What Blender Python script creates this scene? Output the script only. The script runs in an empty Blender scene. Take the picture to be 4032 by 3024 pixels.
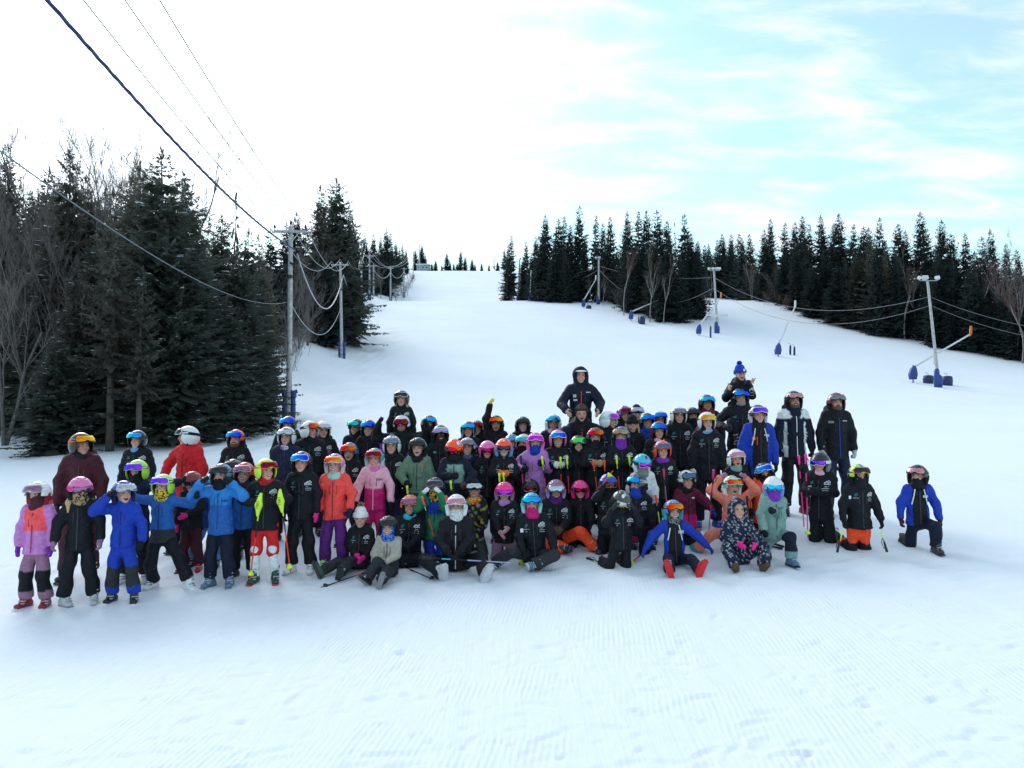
import bpy, math, random
import numpy as np
from mathutils import Matrix, Vector

# ------------------------------------------------------------------ camera, sky, sun, exposure
scene = bpy.context.scene
COL = scene.collection
F = 3050.0                      # focal length in photograph pixels (4032 wide)
CZ = 1.9                        # camera height above the ground at its foot
PITCH = math.atan(138.0 / F)
cam = bpy.data.cameras.new('camera')
cam.sensor_width = 36.0
cam.lens = F / 4032.0 * 36.0
cam.clip_start = 0.05
cam.clip_end = 3000
camo = bpy.data.objects.new('camera', cam)
COL.objects.link(camo)
camo.location = (0, 0, CZ)
camo.rotation_euler = (math.pi / 2 + PITCH, 0, 0)
scene.camera = camo

SUN_AZ, SUN_EL = math.radians(-31), math.radians(31)     # to the left of the view axis
SDIR = Vector((math.sin(SUN_AZ) * math.cos(SUN_EL), math.cos(SUN_AZ) * math.cos(SUN_EL), math.sin(SUN_EL)))
world = bpy.data.worlds.new('World')
scene.world = world
world.use_nodes = True
wn, wl = world.node_tree.nodes, world.node_tree.links
for n in list(wn):
    wn.remove(n)

def N(nodes, typ, **kw):
    n = nodes.new(typ)
    for k, v in kw.items():
        if k.startswith('i_'):
            n.inputs[int(k[2:])].default_value = v
        else:
            setattr(n, k, v)
    return n

tc = N(wn, 'ShaderNodeTexCoord')
sky = N(wn, 'ShaderNodeTexSky', sky_type='NISHITA', sun_disc=False, sun_elevation=SUN_EL, sun_rotation=SUN_AZ,
        air_density=1.0, dust_density=0.7, ozone_density=1.2)
# thin high cloud: streaky noise over the dome, projected on a flat layer
sep = N(wn, 'ShaderNodeSeparateXYZ')
wl.new(tc.outputs['Generated'], sep.inputs[0])
den = N(wn, 'ShaderNodeMath', operation='ADD'); den.inputs[1].default_value = 0.18
mx = N(wn, 'ShaderNodeMath', operation='MAXIMUM'); mx.inputs[1].default_value = 0.0
wl.new(sep.outputs[2], mx.inputs[0]); wl.new(mx.outputs[0], den.inputs[0])
dv = N(wn, 'ShaderNodeVectorMath', operation='DIVIDE')
cmb = N(wn, 'ShaderNodeCombineXYZ')
for k in range(3):
    wl.new(den.outputs[0], cmb.inputs[k])
wl.new(tc.outputs['Generated'], dv.inputs[0]); wl.new(cmb.outputs[0], dv.inputs[1])
mp = N(wn, 'ShaderNodeMapping')
mp.inputs['Rotation'].default_value = (0, 0, math.radians(28))
mp.inputs['Scale'].default_value = (1.0, 2.3, 1.0)
wl.new(dv.outputs[0], mp.inputs[0])
nz = N(wn, 'ShaderNodeTexNoise'); nz.inputs['Scale'].default_value = 3.2; nz.inputs['Detail'].default_value = 8; nz.inputs['Roughness'].default_value = 0.57; nz.inputs['Distortion'].default_value = 0.35
wl.new(mp.outputs[0], nz.inputs['Vector'])
# closeness to the sun: the veil of cloud scatters more light there
dt = N(wn, 'ShaderNodeVectorMath', operation='DOT_PRODUCT'); dt.inputs[1].default_value = SDIR
nrm = N(wn, 'ShaderNodeVectorMath', operation='NORMALIZE')
wl.new(tc.outputs['Generated'], nrm.inputs[0]); wl.new(nrm.outputs[0], dt.inputs[0])
d0 = N(wn, 'ShaderNodeMath', operation='MAXIMUM'); d0.inputs[1].default_value = 0.0
wl.new(dt.outputs['Value'], d0.inputs[0])
glow = N(wn, 'ShaderNodeMath', operation='POWER'); glow.inputs[1].default_value = 13.0
wl.new(d0.outputs[0], glow.inputs[0])
cadd = N(wn, 'ShaderNodeMath', operation='MULTIPLY_ADD'); cadd.inputs[1].default_value = 0.34
wl.new(glow.outputs[0], cadd.inputs[0]); wl.new(nz.outputs['Fac'], cadd.inputs[2])
cr = N(wn, 'ShaderNodeMapRange'); cr.inputs[1].default_value = 0.40; cr.inputs[2].default_value = 0.74; cr.inputs[3].default_value = 0.26; cr.inputs[4].default_value = 1.0
cr.interpolation_type = 'SMOOTHSTEP'
wl.new(cadd.outputs[0], cr.inputs[0])
cb = N(wn, 'ShaderNodeMath', operation='MULTIPLY_ADD'); cb.inputs[1].default_value = 11.0; cb.inputs[2].default_value = 6.6
wl.new(glow.outputs[0], cb.inputs[0])
ccol = N(wn, 'ShaderNodeVectorMath', operation='SCALE'); ccol.inputs[0].default_value = (0.90, 0.975, 1.07)
wl.new(cb.outputs[0], ccol.inputs['Scale'])
skm = N(wn, 'ShaderNodeVectorMath', operation='MULTIPLY'); skm.inputs[1].default_value = (1.02, 1.42, 1.20)
wl.new(sky.outputs[0], skm.inputs[0])
mix = N(wn, 'ShaderNodeMix', data_type='RGBA')
wl.new(cr.outputs[0], mix.inputs[0]); wl.new(skm.outputs[0], mix.inputs[6]); wl.new(ccol.outputs[0], mix.inputs[7])
bg = N(wn, 'ShaderNodeBackground'); bg.inputs[1].default_value = 0.10
wl.new(mix.outputs[2], bg.inputs[0])
wo = N(wn, 'ShaderNodeOutputWorld')
wl.new(bg.outputs[0], wo.inputs[0])

sun = bpy.data.lights.new('sun', 'SUN')
sun.energy = 0.9
sun.angle = math.radians(26)
sun.color = (1.0, 0.97, 0.93)
suno = bpy.data.objects.new('sun', sun)
COL.objects.link(suno)
suno.rotation_euler = SDIR.to_track_quat('Z', 'Y').to_euler()

vs = scene.view_settings
vs.view_transform = 'Standard'
vs.look = 'None'
vs.exposure = 0.86
vs.gamma = 1.0

def A3(*v): return np.array(v, float)

# ------------------------------------------------------------------ helpers
def hexc(h):
    h = h.lstrip('#')
    out = []
    for i in (0, 2, 4):
        c = int(h[i:i + 2], 16) / 255.0
        out.append(c / 12.92 if c <= 0.04045 else ((c + 0.055) / 1.055) ** 2.4)
    return (out[0], out[1], out[2], 1.0)

def ray(px, py):
    a, b = (px - 2016) / F, (1512 - py) / F
    return np.array([a, math.cos(PITCH) - b * math.sin(PITCH), math.sin(PITCH) + b * math.cos(PITCH)])

def at(px, py, d):
    r = ray(px, py)
    return r * (d / r[1]) + np.array([0, 0, CZ])

def new_mesh(name, V, Fc, mat=None, col=None, smooth=True, mats=None, mi=None):
    me = bpy.data.meshes.new(name)
    V = np.asarray(V, dtype=np.float32)
    if isinstance(Fc, np.ndarray):
        n, k = Fc.shape
        me.vertices.add(len(V)); me.vertices.foreach_set('co', V.ravel())
        me.loops.add(n * k); me.loops.foreach_set('vertex_index', Fc.astype(np.int32).ravel())
        me.polygons.add(n); me.polygons.foreach_set('loop_start', np.arange(0, n * k, k, dtype=np.int32))
        if smooth:
            me.polygons.foreach_set('use_smooth', np.ones(n, dtype=bool))
    else:
        me.from_pydata([tuple(map(float, v)) for v in V], [], [tuple(map(int, f)) for f in Fc])
        if smooth:
            me.polygons.foreach_set('use_smooth', np.ones(len(me.polygons), dtype=bool))
    if mi is not None:
        me.polygons.foreach_set('material_index', np.asarray(mi, dtype=np.int32))
    if col is not None:
        at_ = me.attributes.new('col', 'FLOAT_COLOR', 'POINT')
        c = np.ones((len(V), 4), dtype=np.float32); col = np.asarray(col, dtype=np.float32); c[:, :3] = col[:, :3]
        at_.data.foreach_set('color', c.ravel())
    for m in (mats or ([mat] if mat else [])):
        me.materials.append(m)
    me.update(calc_edges=True)
    return me

def link(name, me, parent=None, M=None, color=None):
    o = bpy.data.objects.new(name, me)
    COL.objects.link(o)
    if parent is not None:
        o.parent = parent
    if M is not None:
        o.matrix_basis = M
    if color is not None:
        o.color = color
    return o

def tag(o, label=None, cat=None, group=None, kind=None):
    if label: o['label'] = label
    if cat: o['category'] = cat
    if group: o['group'] = group
    if kind: o['kind'] = kind
    return o

class MB:
    """collects shapes for one mesh"""
    def __init__(self):
        self.v, self.f, self.c = [], [], []
        self.n = 0
    def add(self, V, Fs, c=None):
        V = np.asarray(V, float)
        self.v.append(V)
        self.f += [tuple(i + self.n for i in f) for f in Fs]
        if c is not None:
            self.c.append(np.tile(np.asarray(c[:3], float), (len(V), 1)))
        self.n += len(V)
    def box(self, c, s, R=None, col=None):
        V = np.array([[x, y, z] for x in (-.5, .5) for y in (-.5, .5) for z in (-.5, .5)]) * np.array(s)
        if R is not None:
            V = V @ np.asarray(R).T
        self.add(V + np.array(c), [(0, 1, 3, 2), (4, 6, 7, 5), (0, 4, 5, 1), (2, 3, 7, 6), (0, 2, 6, 4), (1, 5, 7, 3)], col)
    def tube(self, pts, rad, k=8, col=None, caps=True):
        pts = np.asarray(pts, float); n = len(pts)
        rad = np.broadcast_to(np.asarray(rad, float), (n,))
        T = np.gradient(pts, axis=0); T /= (np.linalg.norm(T, axis=1, keepdims=True) + 1e-9)
        ref = np.array([0, 0, 1.0]) if abs(T[0][2]) < .9 else np.array([1.0, 0, 0])
        V = []
        ang = np.arange(k) * 2 * math.pi / k
        for i in range(n):
            u = np.cross(T[i], ref); u /= (np.linalg.norm(u) + 1e-9); w = np.cross(T[i], u)
            V.append(pts[i] + rad[i] * (np.cos(ang)[:, None] * u + np.sin(ang)[:, None] * w))
        Fs = []
        for i in range(n - 1):
            for j in range(k):
                a, b = i * k + j, i * k + (j + 1) % k
                Fs.append((a, b, b + k, a + k))
        if caps:
            Fs.append(tuple(range(k - 1, -1, -1))); Fs.append(tuple(range((n - 1) * k, n * k)))
        self.add(np.vstack(V), Fs, col)
    def mesh(self, name, mat, smooth=False):
        return new_mesh(name, np.vstack(self.v), self.f, mat, np.vstack(self.c) if self.c else None, smooth)

# ------------------------------------------------------------------ materials
def mat_base(name, rough=0.6, metal=0.0, spec=0.5):
    m = bpy.data.materials.new(name)
    m.use_nodes = True
    nt = m.node_tree
    b = nt.nodes['Principled BSDF']
    b.inputs['Roughness'].default_value = rough
    b.inputs['Metallic'].default_value = metal
    b.inputs['Specular IOR Level'].default_value = spec
    return m, nt.nodes, nt.links, b

def noise(nodes, links, scale, detail=4, rough=0.55, vec=None, dist=0.0):
    n = nodes.new('ShaderNodeTexNoise')
    n.inputs['Scale'].default_value = scale; n.inputs['Detail'].default_value = detail
    n.inputs['Roughness'].default_value = rough; n.inputs['Distortion'].default_value = dist
    if vec is not None:
        links.new(vec, n.inputs['Vector'])
    return n

def mat_solid(name, col, rough=0.6, metal=0.0, var=0.25, scale=8.0, bump=0.0, spec=0.4, src=None, coat=0.0, crease=0.0):
    """plain procedural material; colour from a value, the object colour ('obj') or the 'col' attribute ('attr')"""
    m, n, l, b = mat_base(name, rough, metal, spec)
    tcn = n.new('ShaderNodeTexCoord')
    no = noise(n, l, scale, 5, 0.6, tcn.outputs['Object'])
    mr = n.new('ShaderNodeMapRange')
    mr.inputs[1].default_value = 0.3; mr.inputs[2].default_value = 0.7
    mr.inputs[3].default_value = 1 - var; mr.inputs[4].default_value = 1 + var
    l.new(no.outputs['Fac'], mr.inputs[0])
    sc = n.new('ShaderNodeVectorMath'); sc.operation = 'SCALE'
    if src == 'obj':
        oi = n.new('ShaderNodeObjectInfo'); l.new(oi.outputs['Color'], sc.inputs[0])
    elif src == 'attr':
        a = n.new('ShaderNodeAttribute'); a.attribute_name = 'col'; l.new(a.outputs['Color'], sc.inputs[0])
    else:
        sc.inputs[0].default_value = col[:3]
    l.new(mr.outputs[0], sc.inputs['Scale'])
    l.new(sc.outputs[0], b.inputs['Base Color'])
    if bump:
        bp = n.new('ShaderNodeBump'); bp.inputs['Strength'].default_value = bump; bp.inputs['Distance'].default_value = 0.02
        l.new(no.outputs['Fac'], bp.inputs['Height']); l.new(bp.outputs[0], b.inputs['Normal'])
    if crease:                                     # folds of cloth
        n2 = noise(n, l, 11, 2, 0.4, tcn.outputs['Object'], 1.2)
        b2 = n.new('ShaderNodeBump'); b2.inputs['Strength'].default_value = crease; b2.inputs['Distance'].default_value = 0.05
        l.new(n2.outputs['Fac'], b2.inputs['Height'])
        if bump: l.new(bp.outputs[0], b2.inputs['Normal'])
        l.new(b2.outputs[0], b.inputs['Normal'])
    b.inputs['Coat Weight'].default_value = coat
    return m

def mat_snow():
    m, n, l, b = mat_base('snow', 0.75, 0, 0.25)
    geo = n.new('ShaderNodeNewGeometry')
    pos = geo.outputs['Position']
    big = noise(n, l, 0.12, 4, 0.5, pos)
    mr = n.new('ShaderNodeMapRange'); mr.inputs[1].default_value = 0.3; mr.inputs[2].default_value = 0.7
    mr.inputs[3].default_value = 0.0; mr.inputs[4].default_value = 1.0
    l.new(big.outputs['Fac'], mr.inputs[0])
    mixc = n.new('ShaderNodeMix'); mixc.data_type = 'RGBA'
    mixc.inputs[6].default_value = (0.76, 0.81, 0.88, 1); mixc.inputs[7].default_value = (0.81, 0.855, 0.91, 1)
    l.new(mr.outputs[0], mixc.inputs[0])
    l.new(mixc.outputs[2], b.inputs['Base Color'])
    # groomed corduroy, broken up where boots and skis have scraped it
    mpn = n.new('ShaderNodeMapping'); mpn.inputs['Rotation'].default_value = (0, 0, math.radians(7))
    l.new(pos, mpn.inputs[0])
    wobble = noise(n, l, 0.6, 2, 0.5, pos)
    addv = n.new('ShaderNodeVectorMath'); addv.operation = 'MULTIPLY_ADD'
    addv.inputs[1].default_value = (0.07, 0.07, 0); l.new(wobble.outputs['Color'], addv.inputs[0]); l.new(mpn.outputs[0], addv.inputs[2])
    wv = n.new('ShaderNodeTexWave'); wv.wave_type = 'BANDS'; wv.bands_direction = 'X'; wv.wave_profile = 'SIN'
    wv.inputs['Scale'].default_value = 7.5; wv.inputs['Distortion'].default_value = 0.0
    l.new(addv.outputs[0], wv.inputs['Vector'])
    mask = noise(n, l, 0.85, 5, 0.62, pos)
    mmr = n.new('ShaderNodeMapRange'); mmr.inputs[1].default_value = 0.47; mmr.inputs[2].default_value = 0.66
    l.new(mask.outputs['Fac'], mmr.inputs[0])
    mul = n.new('ShaderNodeMath'); mul.operation = 'MULTIPLY'
    l.new(wv.outputs['Fac'], mul.inputs[0]); l.new(mmr.outputs[0], mul.inputs[1])
    mid = noise(n, l, 5.5, 6, 0.6, pos)
    fine = noise(n, l, 40, 3, 0.6, pos)
    b1 = n.new('ShaderNodeBump'); b1.inputs['Strength'].default_value = 0.30; b1.inputs['Distance'].default_value = 0.014
    l.new(mul.outputs[0], b1.inputs['Height'])
    b2 = n.new('ShaderNodeBump'); b2.inputs['Strength'].default_value = 0.13; b2.inputs['Distance'].default_value = 0.05
    l.new(mid.outputs['Fac'], b2.inputs['Height']); l.new(b1.outputs[0], b2.inputs['Normal'])
    b3 = n.new('ShaderNodeBump'); b3.inputs['Strength'].default_value = 0.12; b3.inputs['Distance'].default_value = 0.01
    l.new(fine.outputs['Fac'], b3.inputs['Height']); l.new(b2.outputs[0], b3.inputs['Normal'])
    # ski and groomer tracks running down the fall line
    mt = n.new('ShaderNodeMapping'); mt.inputs['Scale'].default_value = (2.4, 0.10, 0.10); mt.inputs['Rotation'].default_value = (0, 0, math.radians(-4))
    l.new(pos, mt.inputs[0])
    trk = noise(n, l, 1.0, 5, 0.65, mt.outputs[0], 0.6)
    b4 = n.new('ShaderNodeBump'); b4.inputs['Strength'].default_value = 0.22; b4.inputs['Distance'].default_value = 0.12
    l.new(trk.outputs['Fac'], b4.inputs['Height']); l.new(b3.outputs[0], b4.inputs['Normal'])
    l.new(b4.outputs[0], b.inputs['Normal'])
    return m

M = {}
M['snow'] = mat_snow()
M['snowclump'] = mat_solid('snow_clump', (0.78, 0.84, 0.90), 0.8, var=0.05, scale=6)
M['wood'] = mat_solid('weathered_pole_wood', (0.42, 0.42, 0.43), 0.85, var=0.35, scale=7, bump=0.4)
M['bark'] = mat_solid('bark', (0.075, 0.062, 0.055), 0.9, var=0.4, scale=6, bump=0.5)
M['bark_grey'] = mat_solid('grey_bark', (0.11, 0.10, 0.098), 0.9, var=0.4, scale=6, bump=0.5)
M['birch'] = mat_solid('birch_bark', (0.26, 0.245, 0.24), 0.8, var=0.5, scale=5, bump=0.2)
def add_translucent(m, fac, col):
    n, l = m.node_tree.nodes, m.node_tree.links
    out = n['Material Output']; b = n['Principled BSDF']
    tr = n.new('ShaderNodeBsdfTranslucent'); tr.inputs[0].default_value = (*col, 1)
    mxs = n.new('ShaderNodeMixShader'); mxs.inputs[0].default_value = fac
    l.new(b.outputs[0], mxs.inputs[1]); l.new(tr.outputs[0], mxs.inputs[2]); l.new(mxs.outputs[0], out.inputs['Surface'])
M['twig'] = mat_solid('twigs', (0.17, 0.145, 0.14), 0.9, var=0.3, scale=1)
M['twig_red'] = mat_solid('reddish_twigs', (0.15, 0.085, 0.08), 0.9, var=0.3, scale=1)
M['needle'] = mat_solid('spruce_needles', (0.032, 0.045, 0.044), 0.9, var=0.55, scale=0.9, spec=0.1)
M['needle_n'] = mat_solid('near_spruce_needles_glare', (0.058, 0.070, 0.060), 0.9, var=0.55, scale=0.9, spec=0.1)  # paler copy of the needles; veil of sun glare put into the colour
M['needle_nb'] = mat_solid('near_brown_spruce_needles_glare', (0.078, 0.078, 0.066), 0.9, var=0.5, scale=0.9, spec=0.1)  # brown needles, likewise lightened in colour to imitate the glare
M['needle_b'] = mat_solid('brown_spruce_needles', (0.046, 0.050, 0.040), 0.9, var=0.5, scale=0.9, spec=0.1)
M['needle_p'] = mat_solid('pale_larch_needles', (0.12, 0.115, 0.085), 0.8, var=0.4, scale=0.9, spec=0.3)
add_translucent(M['needle_n'], .45, (.13, .145, .12))
add_translucent(M['needle_nb'], .45, (.16, .155, .13))
add_translucent(M['needle'], .3, (.045, .06, .06))
add_translucent(M['needle_b'], .3, (.07, .075, .06))
M['steel'] = mat_solid('galvanised_steel', (0.42, 0.44, 0.46), 0.45, 0.6, var=0.15)
M['white_metal'] = mat_solid('white_paint', (0.62, 0.64, 0.68), 0.45, 0.0, var=0.08)
M['black_metal'] = mat_solid('black_metal', (0.02, 0.02, 0.023), 0.5, 0.3, var=0.1)
M['pad'] = mat_solid('blue_vinyl_pad', (0.025, 0.06, 0.24), 0.5, var=0.25, scale=4, bump=0.4)
M['pad_dark'] = mat_solid('dark_blue_pad', (0.02, 0.035, 0.11), 0.55, var=0.25, scale=4, bump=0.3)
M['orange'] = mat_solid('orange_plastic', (0.65, 0.13, 0.02), 0.4, var=0.05)
M['cable'] = mat_solid('cable', (0.16, 0.17, 0.20), 0.5, 0.2, var=0.1)
M['cable_lt'] = mat_solid('aluminium_cable', (0.42, 0.44, 0.48), 0.45, 0.4, var=0.1)
M['hut'] = mat_solid('hut_siding', (0.26, 0.31, 0.33), 0.7, var=0.1)
M['glass'] = mat_solid('dark_glass', (0.03, 0.04, 0.05), 0.1, var=0.02, spec=0.8)
M['lamp'] = mat_solid('floodlight_housing', (0.6, 0.64, 0.66), 0.35, 0.3, var=0.08)
# ------------------------------------------------------------------ terrain
def pchip(xs, ys):
    xs = np.array(xs, float); ys = np.array(ys, float)
    h = np.diff(xs); dl = np.diff(ys) / h
    m = np.zeros_like(xs); m[0] = dl[0]; m[-1] = dl[-1]
    for i in range(1, len(xs) - 1):
        if dl[i - 1] * dl[i] > 0:
            w1, w2 = 2 * h[i] + h[i - 1], h[i] + 2 * h[i - 1]
            m[i] = (w1 + w2) / (w1 / dl[i - 1] + w2 / dl[i])
    def f(x):
        x = np.clip(np.asarray(x, float), xs[0], xs[-1])
        i = np.clip(np.searchsorted(xs, x) - 1, 0, len(xs) - 2)
        t = (x - xs[i]) / h[i]
        return ((2 * t**3 - 3 * t**2 + 1) * ys[i] + (t**3 - 2 * t**2 + t) * h[i] * m[i]
                + (-2 * t**3 + 3 * t**2) * ys[i + 1] + (t**3 - t**2) * h[i] * m[i + 1])
    return f

PROF = pchip([-60, 0, 4, 7, 8, 9, 10, 11.5, 20, 38, 52, 70, 100, 137, 150, 165, 185, 205, 260, 320, 345, 420, 700],
             [-4.5, -1.95, -1.9, -1.85, -1.81, -1.74, -1.65, -1.5, -1.05, -0.05, 1.6, 4.7, 11.3, 20.2, 22.9, 25.3, 28.2, 32.3, 46.5, 61.5, 64.5, 60, 30])
TILT = pchip([-60, 0, 12, 38, 67, 100, 137, 700], [0.02, 0.024, 0.024, 0.0, -0.036, -0.022, 0.0, 0.0])

def ground(x, y):
    x = np.asarray(x, float); y = np.asarray(y, float)
    xc = np.clip(x, -0.8 * np.abs(y) - 10, 0.8 * np.abs(y) + 10)
    z = CZ + PROF(y) + TILT(y) * xc
    # the bank that carries the tree line on the left, beyond the pole line
    edge = -9.5 - 0.125 * (y - 38)
    bank = np.clip((edge - x) / 9.0, 0, 1) * np.clip((y - 40) / 25.0, 0, 1)
    return z + 2.2 * bank * bank * (3 - 2 * bank)

def hit(px, py):
    r = ray(px, py)
    ds = np.concatenate([np.arange(3, 60, 0.1), np.arange(60, 420, 0.4)])
    P = r[None, :] * (ds / r[1])[:, None]
    g = ground(P[:, 0], P[:, 1]) - CZ
    i = np.argmax(P[:, 2] <= g)
    return P[i] + np.array([0, 0, CZ])

rng = np.random.default_rng(7)
random.seed(7)

def build_snow():
    ys = list(np.arange(-50, 2.0, 4.0))
    y = 2.4
    while y < 430:
        ys.append(y); y += max(0.03, 0.0068 * y) if y < 14 else 0.011 * y
    ys += [460, 520, 600, 690]
    ys = np.array(ys)
    u = np.linspace(-1, 1, 470)
    X = np.empty((len(ys), len(u))); Y = np.repeat(ys[:, None], len(u), 1)
    for i, yy in enumerate(ys):
        a = 0.72 * max(abs(yy), 3) + 0.8; bfar = 60 + 0.9 * abs(yy)
        X[i] = a * u + bfar * u ** 11
    Z = ground(X, Y)
    # undulation, ski tracks on the ungroomed strip, scuffs and boot marks
    def sn(x, y, k, s):
        r = np.random.default_rng(s); o = 0
        for _ in range(5):
            a = r.uniform(0, 2 * math.pi); f = k * r.uniform(.6, 1.5)
            o = o + np.sin(f * (np.cos(a) * x + np.sin(a) * y) + r.uniform(0, 6.3))
        return o / 5
    Z += 0.10 * sn(X, Y, 0.25, 1) * np.clip((Y - 12) / 15, 0, 1)
    Z += 0.009 * sn(X, Y, 2.2, 2) + 0.004 * sn(X, Y, 7, 3) * np.clip((14 - Y) / 6, 0, 1)
    strip = np.clip(1 - np.abs(X - (-9.2 - 0.10 * (Y - 38))) / 4.5, 0, 1) * np.clip((Y - 16) / 6, 0, 1) * np.clip((110 - Y) / 20, 0, 1)
    Z += strip * (0.16 * sn(X, Y, 1.6, 4) + 0.13 * sn(X * 2.2, Y * 0.8, 2.4, 5) + 0.25 * np.abs(sn(X, Y, 0.8, 9)))
    r = np.random.default_rng(5)
    for k in range(1050):
        yy = 3.9 + 5.6 * r.random() ** 1.2; xx = r.uniform(-.72, .72) * yy
        a = r.normal(0.15, 0.45); L = r.uniform(.02, .12) * (1.7 if r.random() < .12 else 1); W = r.uniform(.016, .04)
        dep = r.uniform(.003, .012)
        i0, i1 = np.searchsorted(ys, [yy - .4, yy + .4])
        dx, dy = X[i0:i1] - xx, Y[i0:i1] - yy
        p, q = dx * math.cos(a) + dy * math.sin(a), -dx * math.sin(a) + dy * math.cos(a)
        e = (p / L) ** 2 + (q / W) ** 2
        Z[i0:i1] += -dep * np.exp(-e * e) + 0.5 * dep * np.exp(-((np.sqrt(e) - 1.5) / .4) ** 2) * (q > 0)
    # trampled snow round the feet of the group
    tr = np.exp(-((Y - 9.3 + 0.12 * X) / 1.3) ** 2) * (np.abs(X) < 6.5)
    Z += tr * (0.022 * sn(X, Y, 9, 6) + 0.018 * sn(X, Y, 17, 8))
    nx = len(u); idx = np.arange(len(ys) * nx).reshape(len(ys), nx)
    Fq = np.stack([idx[:-1, :-1], idx[:-1, 1:], idx[1:, 1:], idx[1:, :-1]], -1).reshape(-1, 4)
    V = np.stack([X, Y, Z], -1).reshape(-1, 3)
    o = link('snow_slope', new_mesh('snow_slope', V, Fq, M['snow']))
    tag(o, 'groomed snow ski slope rising to the ridge', kind='structure')
build_snow()

# ------------------------------------------------------------------ trees
def quads(P, U, W):
    """rhombic sprays: base P, length vector U, half width W"""
    n = len(P)
    V = np.empty((n, 4, 3)); V[:, 0] = P; V[:, 1] = P + U * .45 + W; V[:, 2] = P + U; V[:, 3] = P + U * .45 - W
    return V.reshape(-1, 3), np.arange(n * 4).reshape(n, 4)

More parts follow.
